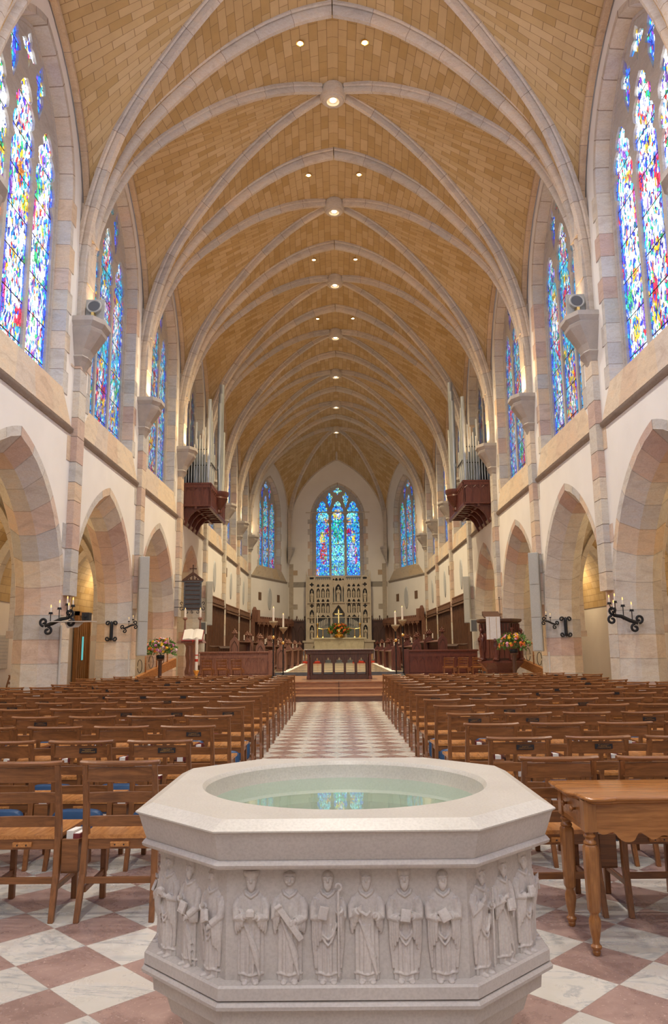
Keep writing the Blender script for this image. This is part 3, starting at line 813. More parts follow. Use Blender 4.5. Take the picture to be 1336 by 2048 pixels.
# west wall, outer aisle walls, aisle ceilings
ww = MB(); ww.b2((-10.3, -6.3, 0), (10.3, -5.73, 17)); struct(ww, 'wall_west', 'plaster')
aw = {}
for s in (-1, 1):
    a = MB(); a.b2((s*9.6, -5.8, 0), (s*10.1, 33, 6)); a.b2((s*6.5, 32.7, 0), (s*9.7, 33.1, 6))
    struct(a, 'wall_outer_left' if s < 0 else 'wall_outer_right', 'plaster')
    # pointed barrel over the aisle
    c = MB(); hw = (9.6-6.53)/2; cx = s*(9.6+6.53)/2
    pts = [(s*(9.57-abs(cx)), 2.9)]+[(s*(6.50+3.07*cos(pi/2*i/10)-abs(cx)), 3.1+2.75*sin(pi/2*i/10)) for i in range(11)]
    shell = pts
    vv = [0]
    for i in range(1, len(pts)): vv.append(vv[-1]+sqrt((pts[i][0]-pts[i-1][0])**2+(pts[i][1]-pts[i-1][1])**2))
    for i in range(len(pts)-1):
        (a0, z0), (a1, z1) = pts[i], pts[i+1]
        c.add([(cx+a0, -5.8, z0), (cx+a0, 33, z0), (cx+a1, 33, z1), (cx+a1, -5.8, z1)], [(0, 1, 2, 3)], uvs=[[(0, vv[i]), (38.8, vv[i]), (38.8, vv[i+1]), (0, vv[i+1])]])
    struct(c, 'ceiling', 'tile', recalc=False)
    r = MB()
    for k in range(-2, ARCADE_LAST+2):
        sec = [(-.28, 0), (-.16, -.16), (.16, -.16), (.28, 0)]
        ah = arch_half(hw, 3.0, 5.4, 0, 10)
        inner_ = [(u, z) for u, z in ah]+[(-u, z) for u, z in reversed(ah[:-1])]
        for i_ in range(len(inner_)-1):
            (u0, z0), (u1, z1) = inner_[i_], inner_[i_+1]
            r.hexa([(cx+u0, D(k)-.15, z0), (cx+u1, D(k)-.15, z1), (cx+u1, D(k)+.15, z1), (cx+u0, D(k)+.15, z0), (cx+u0, D(k)-.15, 6.0), (cx+u1, D(k)-.15, 6.0), (cx+u1, D(k)+.15, 6.0), (cx+u0, D(k)+.15, 6.0)], rc(PALJ))
        for side in (-1, 1):
            p = [Vector((cx+side*hw, D(k), 1.9))]+[Vector((cx+side*u, D(k), z)) for u, z in arch_half(hw, 3.0, 5.4, 0, 10)]
            fr = rib_frame(p, Vector((0, 1, 0)))
            def fr2(i, fr=fr, p=p, cx=cx):
                a_, n_ = fr(i)
                inward = Vector((cx-p[i].x, 0, 2.6-p[i].z)); 
                return a_, (n_ if n_.dot(inward) < 0 else -n_)
            sweep(r, p, sec, fr2, block=.7, pal=PALJ)
            r.prism([(cx+side*(hw+.02), D(k)-.28), (cx+side*(hw-.2), D(k)-.16), (cx+side*(hw-.2), D(k)+.16), (cx+side*(hw+.02), D(k)+.28)], 1.75, 1.9, (.5, .42, .35))
    add_trim(r)
SCENE_PARTS = True
# ------------------------------------------------------------------ FIXED THINGS ON THE STRUCTURE
ORD = ['first', 'second', 'third', 'fourth', 'fifth', 'sixth', 'seventh', 'eighth', 'ninth', 'tenth', 'eleventh', 'twelfth', 'thirteenth', 'fourteenth', 'fifteenth', 'sixteenth']
SD = {-1: 'left', 1: 'right'}
# stone corbels under the vault shafts
def corbel_mesh(s):
    mb = MB()
    def ring(p, hw, z):      # p protrusion, half octagon
        return [Vector((0, -hw, z)), Vector((-s*p*.72, -hw, z)), Vector((-s*p, -hw*.42, z)), Vector((-s*p, hw*.42, z)), Vector((-s*p*.72, hw, z)), Vector((0, hw, z))]
    rs = [ring(.12, .16, 0), ring(.17, .20, .12), ring(.22, .24, .22), ring(.27, .30, .30), ring(.24, .27, .34), ring(.30, .31, .48), ring(.42, .37, .66), ring(.54, .43, .84), ring(.56, .45, .90), ring(.53, .43, .93), ring(.57, .46, .98), ring(.62, .50, 1.03), ring(.62, .50, 1.13)]
    mb.rings(rs); return mb
cm = {}
for s in (-1, 1):
    for k in range(-2, 0):
        b = corbel_mesh(s); b.v = [v+Vector((s*5.6, D(k), 7.40)) for v in b.v]; add_trim(b, 'lime_trim')
    for k in range(0, KEND+1):
        if s not in cm:
            o = corbel_mesh(s).build('stone_corbel', 'lime_trim'); cm[s] = o
        else: o = cm[s].copy(); COL.objects.link(o)
        o.location = (s*5.6, D(k), 7.40)
        vis = k
        tag(o, 'carved stone corbel under a vault shaft, %s along the %s wall from the font' % (ORD[k], SD[s]), 'corbel', 'stone corbels under the vault shafts')
    o = cm[s].copy(); COL.objects.link(o); o.location = (s*(XA+.0), YE-.3, 7.4); o.scale = (.75, .75, 1)
    tag(o, 'carved stone corbel in the corner %s of the great east window' % ('left' if s < 0 else 'right'), 'corbel', 'stone corbels under the vault shafts')
# glowing uplight strips lying on the corbels
ls = None
for s in (-1, 1):
    for k in range(0, KEND):
        b = MB(); b.box((0, 0, .02), (.10, .32, .035), mi=0); 
        if ls is None: ls = b.build('uplight', 'lamp_tape'); o = ls
        else: o = ls.copy(); COL.objects.link(o)
        o.location = (s*5.34, D(k)+.33, 8.53)
        tag(o, 'glowing warm uplight lying on the %s corbel of the %s wall' % (ORD[k], SD[s]), 'lamp', 'warm uplights on the corbels')
# vault bosses with recessed lamp
def boss():
    root = thing('vault_boss', '', 'ceiling boss', group='round stone bosses with lamps along the vault ridge')
    b = MB(); prof = [(.35, .30), (.35, .04), (.32, -.03), (.29, -.03), (.27, -.08), (.22, -.10), (.17, -.09), (.15, -.04), (.11, -.03), (.02, -.03)]
    b.lathe(prof, n=24); b.build('stone_ring', 'rib', root, smooth=True, autos=40)
    c = MB(); c.lathe([(.01, -.06), (.07, -.06), (.08, -.045), (.08, -.025)], n=16); c.build('lamp', 'bulb', root)
    return root
bs = boss(); bsn = None
for i, k in enumerate(range(0, KEND)):
    loc = (0, D(k)+L/2, 16.12)
    lab = 'round stone boss with recessed lamp, %s along the ridge of the vault' % ORD[i]
    if bsn is None:
        bs.location = loc; bs['label'] = lab; bpy.context.view_layer.update(); bsn = snapshot(bs)
    else: dup(bsn, loc, label=lab)
dup(bsn, (0, BA.y, 16.12), label='round stone boss with recessed lamp farthest away over the sanctuary')
# small downlights beside the transverse ribs
dl = MB(); dl.lathe([(.075, .05), (.10, .0), (.105, -.03), (.085, -.035), (.07, -.01)], n=14, mi=0); dl.lathe([(.005, -.02), (.06, -.025), (.065, .0)], n=12, mi=1)
dlo = None
for k in range(0, 4):
    for s in (-1, 1):
        if dlo is None: o = dlo = dl.build('ceiling_downlight', ['brass', 'bulb'])
        else: o = dlo.copy(); COL.objects.link(o)
        o.location = (s*.80, D(k)+.85, 16.235)
        tag(o, 'small round downlight in the vault tiles, %s of the ridge, %s pair from the font' % (SD[s], ORD[k]), 'ceiling lamp', 'small downlights beside the vault ridge')
        lamp('downlight_beam', 'SPOT', (s*.80, D(k)+.85, 16.1), 260, CREAM, (0, 0, 0), spot_size=radians(70), spot_blend=.6, shadow_soft_size=.1)

# round horn loudspeakers on the two nearest corbels
def horn(s):
    root = thing('loudspeaker', 'round pale horn loudspeaker standing on the nearest %s corbel' % SD[s], 'loudspeaker', (s*5.22, D(0)-.25, 8.53))
    b = MB(); T = Matrix.Rotation(radians(80), 4, 'X'); b.T = Matrix.Translation((0, 0, .30)) @ T
    b.lathe([(.08, -.30), (.13, -.22), (.15, 0), (.165, .03), (.15, .045), (.13, .03), (.02, .03)], n=24); b.build('horn', 'spk', root, smooth=True, autos=40)
    g = MB(); g.T = Matrix.Translation((0, 0, .30)) @ T; g.lathe([(.005, .036), (.125, .036), (.12, .030)], n=20); g.build('grille', 'spkdark', root)
    w_ = MB(); w_.b2((-.2, .06, .02), (.2, .10, .5)); w_.build('baffle', 'spk', root)
    w_ = MB(); w_.box((0, .0, .07), (.06, .2, .14)); w_.build('bracket', 'brass', root)
for s in (-1, 1): horn(s)

# tall white column loudspeakers
def column(x, y, z0, z1, w_, name, label, rz, segs=3, tilt=0):
    root = thing(name, label, 'loudspeaker', (x, y, z0), rz)
    b = MB(); h = (z1-z0)/segs
    pl = [(-w_/2, -.10), (w_/2, -.10), (w_/2+.02, .10), (-w_/2-.02, .10)]
    for i in range(segs): b.prism(pl, i*h+.006, (i+1)*h-.006)
    b.prism([(x*.97, y*.97) for x, y in pl], .002, z1-z0-.002)
    b.build('cabinet', 'spk', root, bevel=.008)
    g = MB()
    for i in range(segs): g.b2((-w_/2+.025, -.112, i*h+.03), (w_/2-.025, -.098, (i+1)*h-.03))
    g.build('grille', 'spk', root)
    for z in (.6, z1-z0-.5): g = MB(); g.b2((-.04, .09, z), (.04, .2, z+.15)); g.build('wall_bracket', 'iron', root)
    return root
column(-5.30, 21.15, 1.34, 4.02, .26, 'column_loudspeaker', 'tall pale column loudspeaker on the left pier behind the flowers', radians(20))
column(5.36, 21.15, 1.36, 4.02, .26, 'column_loudspeaker', 'tall grey column loudspeaker on the right pier beside the pulpit stair', radians(-20))
column(-5.28, 31.9, 2.45, 4.25, .24, 'column_loudspeaker', 'pale column loudspeaker beside the hymn board at the left stalls', radians(20), 2)
column(5.28, 31.9, 2.45, 4.35, .24, 'column_loudspeaker', 'cream column loudspeaker above the right choir stalls', radians(-20), 2)
for s in (-1, 1):
    root = thing('wall_loudspeaker', 'small grey box loudspeaker fixed to the %s pier at the choir' % SD[s], 'loudspeaker', (s*5.42, 31.4, 2.1))
    b = MB(); b.box((0, 0, .24), (.26, .2, .48)); b.build('cabinet', 'spk', root, bevel=.01); b = MB(); b.box((0, -.105, .24), (.21, .02, .42)); b.build('grille', 'spkdark', root)
# cable conduits
for s, x, y, z in ((-1, 5.57, 15.72, 2.0), (1, 5.585, 20.93, 1.35), (-1, 5.585, 20.93, 1.5)):
    b = MB(); b.tube([(0, 0, 0), (0, 0, z)], .022, 8); o = b.build('cable_conduit', 'tablet', loc=(s*(x), y, 0.0))
    tag(o, ['thin white conduit running up the nearest left pier', 'thin white conduit below the right column loudspeaker', 'thin white conduit below the left column loudspeaker'][(0 if y < 16 else (1 if s > 0 else 2))], 'pipe')

# wrought-iron candle brackets
def scroll(cx, cz, r, a0, turns, sgn, n=16):
    return [Vector((cx+(r*(1-.75*i/n))*cos(a0+sgn*turns*2*pi*i/n), 0, cz+(r*(1-.75*i/n))*sin(a0+sgn*turns*2*pi*i/n))) for i in range(n+1)]
def bracket(s, loc, rz, label, n=4, sc=1.0, full=True):
    root = thing('candle_bracket', label, 'wall sconce', loc, rz, 'wrought iron candle brackets on the piers'); root.scale = (sc, sc, sc)
    b = MB()
    P = lambda pts, r: b.tube([p for p in pts], r, 6, flat=1.6)
    P([(0, 0, 0), (.2, 0, .06), (.42, 0, .17), (.62, 0, .20)], [.03, .034, .034, .028])
    P(scroll(-.03, .10, .11, -pi/2, 1.1, -1), .022); P(scroll(.08, -.13, .11, pi/2, 1.1, -1), .022)
    P(scroll(.62, .32, .11, -pi/2, 1.1, 1), .022); P(scroll(.66, .08, .11, pi/2, 1.1, -1), .022)
    b.tube([(.33, .0, .12), (.33, .12, .10)], .02, 6)
    b.build('scrollwork', 'iron', root)
    if full: xs = [(.14, .30, 0), (.36, .42, 0), (.56, .52, 0), (.74, .48, -.10), (.66, .34, -.18)]
    else: xs = [(.30, .36, 0), (.52, .46, 0)]
    for i, (x, z, y) in enumerate(xs[:n]):
        c = MB(); c.tube([(min(x, .6), 0, .17*min(1, x/.42)), (x, y, z)], .012, 6); c.lathe([(.045, z), (.052, z+.01), (.05, z+.05), (.044, z+.05), (.04, z+.02)], (x, y, 0), 12); c.lathe([(.065, z-.005), (.065, z+.004)], (x, y, 0), 12)
        st = c.build('candle_cup', 'iron', root)
        d = MB(); d.lathe([(.019, z+.02), (.019, z+.17), (.008, z+.175)], (x, y, 0), 10, mi=0); d.lathe([(.012, z+.17), (.016, z+.20), (.012, z+.225), (.003, z+.245)], (x, y, 0), 8, mi=1)
        cd = d.build('candle', ['white', 'flame'], st)
    return root
def bk(s, x, y, z, rz, label, n, full, mir=False, sc=1.0):
    r = bracket(s, (x, y, z), rz, label, n, sc, full)
    if mir: r.scale = (-sc, sc, sc)
bk(-1, -5.76, 15.33, 1.98, 0, 'black iron bracket with five white candles on the nearest left pier', 5, True, sc=.76)
bk(1, 5.86, 15.33, 1.93, 0, 'black iron bracket with five white candles on the nearest right pier', 5, True, True, .76)
bk(-1, -5.74, 20.86, 2.06, 0, 'small iron candle bracket half behind the left column loudspeaker', 2, False, sc=.5)
bk(1, 5.80, 20.86, 2.06, 0, 'small iron candle bracket half behind the right column loudspeaker', 2, False, True, .5)
for s in (-1, 1):
    b = MB()
    for sx in (-1, 1):
        for sz in (-1, 1):
            pts = scroll(sx*.10, sz*.20-.0, .065, -sz*sx*0+(pi if sx > 0 else 0), 1.15, -sz*sx, 14); b.tube(pts, .02, 6)
            b.tube([(0, 0, sz*.10), (sx*.02, 0, sz*.19), (sx*.05, 0, sz*.21)], .022, 6)
    b.tube([(0, 0, -.26), (0, 0, -.18), (0, 0, .18), (0, 0, .26)], [.01, .045, .045, .01], 8)
    o = b.build('iron_anchor_plate', 'iron', loc=(s*6.03, 20.79, 2.0)); tag(o, 'black wrought iron scroll plate fixed on the second %s pier' % SD[s], 'ironwork')
# shelf with camera on left near pier
root = thing('wall_shelf', 'thin pale shelf with bracket on the nearest left pier', 'shelf', (-5.30, 15.35, 2.05))
b = MB(); b.b2((-.32, -.15, 0), (.50, .18, .015)); b.build('board', 'tablet', root)
b = MB(); b.prism([(-.08, -.0), (.32, .0), (.28, -.02), (.2, -.10), (-.02, -.12)], -.01, .01, fn=lambda x, y, z: (x, z, y)); b.build('bracket', 'tablet', root)
root = thing('projector', 'small black camera box standing on the left pier shelf', 'camera', (-5.0, 15.35, 2.066))
b = MB(); b.box((.05, 0, .09), (.15, .16, .15)); b.build('housing', 'black', root, bevel=.01)
b = MB(); b.lathe([(.03, 0), (.034, .03), (.02, .035)], (0, 0, 0), 12); b.T = None
o = b.build('lens', 'iron', root); o.rotation_euler = (radians(90), 0, 0); o.location = (.05, -.08, .09)

# ---------------- steps and chancel floor
b = MB()
RS, TR = .17, .55
Y0 = 22.66
for i in range(3):
    b.b2((-5.55, Y0+i*TR, 0), (5.55, 28.9, (i+1)*RS-.03), mi=0 if i else 1)
    b.b2((-5.55, Y0+i*TR-.03, (i+1)*RS-.03), (5.55, 28.9, (i+1)*RS), mi=0)
    for x in (0.0,): b.b2((x-.006, Y0+i*TR-.032, i*RS), (x+.006, Y0+i*TR+.3, (i+1)*RS+.001), mi=2)
b.b2((-1.0, 24.0, .511), (1.0, 24.6, .515), mi=1)
o = b.build('trim_90', ['step', 'stepdark', 'black'], kind='structure')
b = MB(); b.b2((-5.6, 28.9, 0), (5.6, 46.5, .64), mi=0); b.b2((-5.6, 28.85, .4), (5.6, 28.92, .63), mi=1)
b.b2((-5.6, 46.5, 0), (5.6, 47.3, .80), mi=1); b.b2((-5.6, 47.3, 0), (5.6, 48.1, .92), mi=0); b.b2((-4.9, 48.1, 0), (4.9, 54.9, 1.04), mi=0)
for x in (-2.0, 2.0): b.b2((x-.1, 29, .641), (x+.1, 45.5, .644), mi=2)
for y in (31, 35, 39, 43): b.b2((-1.9, y-.08, .641), (1.9, y+.08, .644), mi=1)
o = b.build('floor_chancel', ['chancelfloor', 'bluestone', 'cloth'], kind='structure'); o.name = 'floor'

# ---------------- front altar table
root = thing('altar_table', 'long dark wooden altar table with open pointed arches on the wooden platform', 'altar', (0.02, 25.75, .51))
b = MB(); b.b2((-1.12, -.42, .90), (1.12, .42, .94)); b.b2((-1.09, -.39, .80), (1.09, .39, .90)); b.build('tabletop', 'dark', root, bevel=.008)
for sx in (-1, 1):
    for sy in (-1, 1):
        b = MB(); 
        for z0, z1, w_ in ((0, .10, .12), (.10, .13, .10), (.13, .78, .075), (.78, .82, .10)): b.box((sx*.99, sy*.33, (z0+z1)/2), (w_, w_, z1-z0), rz=0)
        b.build('leg', 'mahog', root, bevel=.012)
b = MB()
sp_ = .36
for sy in (-.34, .34):
    outer = [(-.92, .06), (.92, .06), (.92, .80), (-.92, .80)]; holes = []
    for i in range(5):
        c = (i-2)*sp_; hw = .145
        pts = [(hw, .15), (hw, .47), (hw*.95, .52), (hw*.55, .54), (hw*.72, .58), (hw*.5, .62), (hw*.25, .60), (hw*.22, .65), (0, .70)]
        holes.append([(c+x, z) for x, z in pts]+[(c-x, z) for x, z in reversed(pts[:-1])])
    b.plate([outer]+holes, lambda u, v, w_, sy=sy: (u, w_+sy, v), -.02, .02)
    for i in range(6): b.b2(((i-2.5)*sp_-.025, sy-.045, .02), ((i-2.5)*sp_+.025, sy+.02, .70))
b.build('arcaded_panel', 'dark', root)
b = MB(); b.b2((-.95, -.36, 0), (.95, .36, .07)); b.build('base_rail', 'dark', root, bevel=.01)
root = thing('altar_cloth', 'white linen runner lying over the front altar table and hanging at its ends', 'cloth', (0.02, 25.75, 1.4505))
b = MB(); b.b2((-1.13, -.43, 0.001), (1.13, .36, .008)); b.b2((-1.14, -.36, -.34), (-1.128, .30, .008)); b.b2((1.128, -.36, -.30), (1.14, .30, .008)); 
b.build('linen', 'cloth', root, bevel=.003)
# ---------------- high altar and reredos
root = thing('high_altar', 'pale carved stone high altar in front of the reredos', 'altar', (0.05, 51.8, 1.04))
b = MB(); b.b2((-1.78, -.5, 1.03), (1.78, .6, 1.13)); b.build('mensa', 'hi_altar', root, bevel=.01)
b = MB(); b.b2((-1.62, -.42, .12), (1.62, .6, 1.03)); b.b2((-1.7, -.46, 0), (1.7, .6, .12))
for i in range(8):
    c = -1.4+i*.4
    for sx in (-1, 1): b.tube([(c+sx*.17, -.43, .2), (c+sx*.17, -.43, .7), (c+sx*.10, -.43, .88), (c, -.43, .95)], .014, 6)
b.build('carved_front', 'hi_altar', root)
b = MB(); b.b2((-.40, .65, 0), (.40, .95, 1.42)); b.b2((-.45, .65, 1.42), (.45, .97, 1.46)); tag(b.build('altar_shelf', 'reredos', loc=(0.05, 51.8, 1.04)), 'grey stone shelf behind the high altar carrying the cross', 'shelf')
RX, RW, RZ0, RZ1 = 0.03, 2.25, 1.04, 6.75
rer = thing('reredos', 'tall grey stone reredos with rows of niche statues below the east window', 'reredos', (RX, 54.3, RZ0))
H_ = RZ1-RZ0
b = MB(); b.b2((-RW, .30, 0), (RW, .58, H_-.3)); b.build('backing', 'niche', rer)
def niche(c, z0, z1, hw, n=6):
    h = arch_half(hw, z1-hw*1.9, z1, 0, n); pts = [(hw, z0)]+h
    return [(c+x, z) for x, z in pts]+[(c-x, z) for x, z in reversed(pts[:-1])]
def trefoil(c, z, r):
    return [(c+r*(.62+.42*abs(cos(1.5*t)))*cos(t+pi/2), z+r*(.62+.42*abs(cos(1.5*t)))*sin(t+pi/2)) for t in [2*pi*i/18 for i in range(18)]]
def quatref(c, z, r): return [(c+r*(.45+.55*abs(cos(2*t)))*cos(t), z+r*(.45+.55*abs(cos(2*t)))*sin(t)) for t in [2*pi*i/24 for i in range(24)]]
holes = []; stat = []
ZZ = lambda py: 1.5+(1296-py)/1550*53.7*1.0-RZ0+.06
def zz(py):   # picture row on the reredos plane -> height above its base
    return (1292-py)*.0352+1.55-RZ0
for s in (-1, 1):
    c = s*1.86
    for p0, p1 in ((1276, 1248), (1245, 1218), (1204, 1176)):
        holes.append(niche(c, zz(p0), zz(p1), .15)); stat.append((c, zz(p0), (zz(p1)-zz(p0))*.80))
    for p in (1169, 1211): holes.append(quatref(c, zz(p), .15))
    holes.append(trefoil(c, zz(1155), .16))
    for i in range(3):
        c = s*(.62+.335*i+.12)
        for p0, p1 in ((1195, 1176), (1225, 1205)):
            holes.append(niche(c, zz(p0), zz(p1), .115)); stat.append((c, zz(p0), (zz(p1)-zz(p0))*.82))
        for p in (1171, 1201): holes.append(trefoil(c, zz(p), .11))
    holes.append([(s*.58, .75), (s*1.58, .75), (s*1.58, zz(1233)), (s*1.42, zz(1229)), (s*1.30, zz(1234)), (s*1.08, zz(1228)), (s*.88, zz(1234)), (s*.76, zz(1229)), (s*.58, zz(1233))])
    holes.append([(s*.30, zz(1204)), (s*.38, zz(1204)), (s*.38, zz(1178)), (s*.34, zz(1172)), (s*.30, zz(1178))])
    holes.append(trefoil(s*.13, zz(1159), .11)); holes.append(trefoil(s*.33, zz(1159), .07))
holes.append(niche(0, zz(1203), zz(1168), .22)); stat.append((0, zz(1203), (zz(1168)-zz(1203))*.84))
holes.append([(-.42, .75), (.42, .75), (.42, zz(1226)), (.28, zz(1220)), (.12, zz(1213)), (0, zz(1209)), (-.12, zz(1213)), (-.28, zz(1220)), (-.42, zz(1226))])
b = MB()
fixed = []
for h in holes:
    ar = sum(h[i][0]*h[(i+1) % len(h)][1]-h[(i+1) % len(h)][0]*h[i][1] for i in range(len(h)))
    fixed.append(h if ar < 0 else h[::-1])
b.plate([[(-RW, 0), (RW, 0), (RW, H_-.35), (1.65, H_-.35), (1.65, zz(1160)), (.48, zz(1160)), (.48, H_-.35), (-.48, H_-.35), (-.48, zz(1160)), (-1.65, zz(1160)), (-1.65, H_-.35), (-RW, H_-.35)]]+fixed, lambda u, v, w_: (u, w_, v), 0, .30)
b.build('pierced_screen', 'reredos', rer)
for x in (-2.22, -1.62, -.5, .5, 1.62, 2.22):
    b = MB(); b.b2((x-.05, -.10, .6 if abs(x) < 1 else 0), (x+.05, .02, H_-.5)); b.b2((x-.03, -.06, H_-.5), (x+.03, .0, H_-.2)); b.prism([(x-.05, -.10), (x+.05, -.10), (x+.05, .02), (x-.05, .02)], H_-.2, H_+.12, sc=.1, c=(x, -.04)); b.build('pinnacle', 'reredos', rer)
b = MB()
for z in (zz(1205), zz(1176)+.55*0+zz(1200)*0+zz(1154), zz(1234), .62):
    b.b2((-RW-.02, -.07, z-.03), (RW+.02, 0.001, z+.03))
x = -RW+.05
while x < RW:
    if not (.55 < abs(x) < 1.6): b.prism([(x-.05, 0), (x+.05, 0), (x+.05, .12), (x-.05, .12)], H_-.35, H_-.22, sc=.2, c=(x, .06))
    else: b.prism([(x-.05, 0), (x+.05, 0), (x+.05, .12), (x-.05, .12)], zz(1160), zz(1160)+.14, sc=.2, c=(x, .06))
    x += .14
b.build('string_moulding', 'reredos', rer)
for s in (-1, 1): b = MB(); b.b2((s*(RW+.25), -.2, .85), (s*1.75, .3, .98)); b.b2((s*(RW+.15), -.15, 0), (s*1.78, .29, .86)); b.build('side_plinth', 'reredos', rer)
# ---------------- carved figures (one continuous remeshed surface each)
def remesh(mb, voxel, smooth=2, name='carving'):
    o = mb.build(name, 'fontfig'); 
    r = o.modifiers.new('r', 'REMESH'); r.mode = 'VOXEL'; r.voxel_size = voxel; r.use_smooth_shade = True
    if smooth: sm = o.modifiers.new('s', 'SMOOTH'); sm.iterations = smooth; sm.factor = .5
    dg = bpy.context.evaluated_depsgraph_get(); me = bpy.data.meshes.new_from_object(o.evaluated_get(dg))
    old = o.data; bpy.data.objects.remove(o); bpy.data.meshes.remove(old)
    me.polygons.foreach_set('use_smooth', [True]*len(me.polygons)); return me
def saint(hat='bald', beard=True, held='book', cape=True, tilt=0, seed=0):
    """standing robed figure .31 high, facing -Y"""
    rnd = random.Random(seed); b = MB(); n = 48
    ph = rnd.uniform(0, 6)
    def robe(z, rx, ry, amp, cy=0, nf=13):
        return [Vector((rx*cos(t)*(1+amp*1.5*cos(nf*t+ph)), cy+ry*sin(t)*(1+amp*cos(nf*t+ph)), z)) for t in [2*pi*i/n for i in range(n)]]
    b.rings([robe(.010, .031, .022, .0), robe(.016, .034, .024, .07), robe(.05, .034, .024, .075), robe(.10, .034, .024, .07), robe(.15, .034, .024, .05), robe(.19, .035, .024, .03), robe(.215, .037, .022, .015), robe(.232, .035, .019, .0), robe(.243, .024, .015, 0), robe(.250, .011, .011, 0), robe(.262, .010, .011, 0)])
    # pedestal and feet
    pl = [(-.036, -.030), (-.030, -.034), (.030, -.034), (.036, -.030), (.036, .03), (-.036, .03)]
    b.prism(pl, 0, .011)
    for s in (-1, 1): b.ball((s*.014, -.027, .015), (.009, .014, .006), 10)
    # head
    hz = .278; b.ball((0, -.006, hz), (.0165, .0175, .0215), 16); b.ball((0, -.0215, hz-.0135), (.0045, .003, .0016), 8)
    b.tube([(0, -.0225, hz+.006), (0, -.0265, hz-.004), (0, -.0235, hz-.007)], [.0018, .0034, .0030], 8)      # nose
    for s in (-1, 1):
        b.ball((s*.0155, -.003, hz), (.003, .0045, .006), 8)
        b.tube([(s*.0025, -.0235, hz+.0055), (s*.007, -.0225, hz+.0075), (s*.0115, -.0185, hz+.0045)], .0020, 6)
        b.ball((s*.0062, -.0215, hz+.0008), (.0030, .0022, .0018), 8)
        b.ball((s*.0075, -.0185, hz-.006), (.005, .004, .005), 8)
    if beard:
        b.rings([[Vector((r*cos(t), -.0135+r*.75*sin(t)-dy, z)) for t in [2*pi*i/10 for i in range(10)]] for r, z, dy in ((.0125, hz-.006, 0), (.0125, hz-.014, .002), (.009, hz-.024, .004), (.004, hz-.032, .004))])
    # hats
    if hat == 'mitre':
        b.rings([[Vector((r*cos(t), -.004+ry*sin(t), hz+z)) for t in [2*pi*i/16 for i in range(16)]] for r, ry, z in ((.0175, .017, .006), (.0185, .0175, .018), (.015, .012, .030), (.006, .006, .040), (.001, .002, .045))])
        for s in (-1, 1): b.tube([(s*.013, .008, hz), (s*.017, .008, hz-.03)], .004, 6)
    elif hat == 'crown':
        b.rings([[Vector((r*cos(t), -.004+r*sin(t), hz+z+(.004 if i % 2 else 0)*(z > .02))) for i, t in [(j, 2*pi*j/12) for j in range(12)]] for r, z in ((.0165, .008), (.0175, .014), (.0185, .027), (.013, .026))])
        b.ball((0, .006, hz-.006), (.018, .010, .026), 12)
    elif hat == 'cap':
        b.rings([[Vector((r*cos(t), -.004+r*sin(t), hz+z)) for t in [2*pi*i/18 for i in range(18)]] for r, z in ((.0165, .006), (.022, .010), (.0235, .018), (.021, .024), (.004, .027))])
    elif hat == 'veil':
        b.rings([[Vector((r*cos(t), .001+ry*sin(t), z)) for t in [2*pi*i/18 for i in range(18)]] for r, ry, z in ((.030, .016, .225), (.024, .016, .25), (.019, .016, .275), (.0185, .017, .295), (.016, .015, .303), (.015, .0145, .312), (.003, .003, .314))])
    elif hat == 'tonsure':
        b.rings([[Vector((r*cos(t), -.003+r*sin(t), hz+z)) for t in [2*pi*i/18 for i in range(18)]] for r, z in ((.0165, .002), (.0185, .008), (.0165, .015), (.011, .016))])
    else: b.ball((0, .003, hz+.002), (.0165, .0155, .0195), 12)
    # collar
    b.tube([(-.018, -.006, .247), (-.013, -.017, .240), (0, -.022, .232), (.013, -.017, .240), (.018, -.006, .247)], .0045, 8)
    # hands and arms
    H = {'book': ((-.012, -.036, .178), (.013, -.036, .186)), 'scroll': ((-.022, -.034, .205), (.012, -.036, .172)), 'crozier': ((.027, -.032, .205), (-.010, -.035, .182)),
         'cup': ((-.012, -.038, .188), (.013, -.038, .186)), 'bless': ((-.014, -.032, .212), (.020, -.034, .192)), 'drape': ((-.018, -.034, .203), (.022, -.034, .185)), 'lowbook': ((-.016, -.034, .198), (.014, -.034, .150))}[held]
    for s, hnd in ((-1, H[0]), (1, H[1])):
        if hnd[0]*s < 0 and held != 'crozier': pass
        ss = 1 if (hnd[0] > 0) else -1
        if held == 'crozier': ss = s*-1
        sh = Vector((ss*.031, -.002, .226)); el = Vector((ss*.0365, -.014, .176)); hv = Vector(hnd)
        b.tube([sh, (sh+el)/2+Vector((ss*.004, 0, .004)), el, el.lerp(hv, .55), el.lerp(hv, .82)], [.011, .012, .012, .0115, .011], 10)
        d = (hv-el).normalized()
        b.tube([el.lerp(hv, .8), hv-d*.004], [.006, .0055], 8)
        b.ball(hv, (.0068, .0058, .0075), 10)
        side = Vector((0, 0, 1))
        for f in range(4):
            o_ = hv+side*(.0052-.0035*f); 
            b.tube([o_, o_+d*.007+Vector((0, -.002, 0)), o_+d*.012+Vector((0, .001, -.001))], [.0019, .0018, .0014], 6)
        b.tube([hv+Vector((0, -.003, .004)), hv+d*.004+Vector((0, -.004, .009))], [.002, .0015], 6)
        # hanging sleeve
        w0 = el.lerp(hv, .62)
        for q in range(4):
            t = el.lerp(w0, q/3); ln = (.095 if cape else .040)*(1-.12*q)
            b.tube([t+Vector((0, -.002, 0)), t+Vector((ss*.001, -.001, -ln*.6)), t+Vector((0, .001, -ln))], [.0065, .0055, .003], 8)
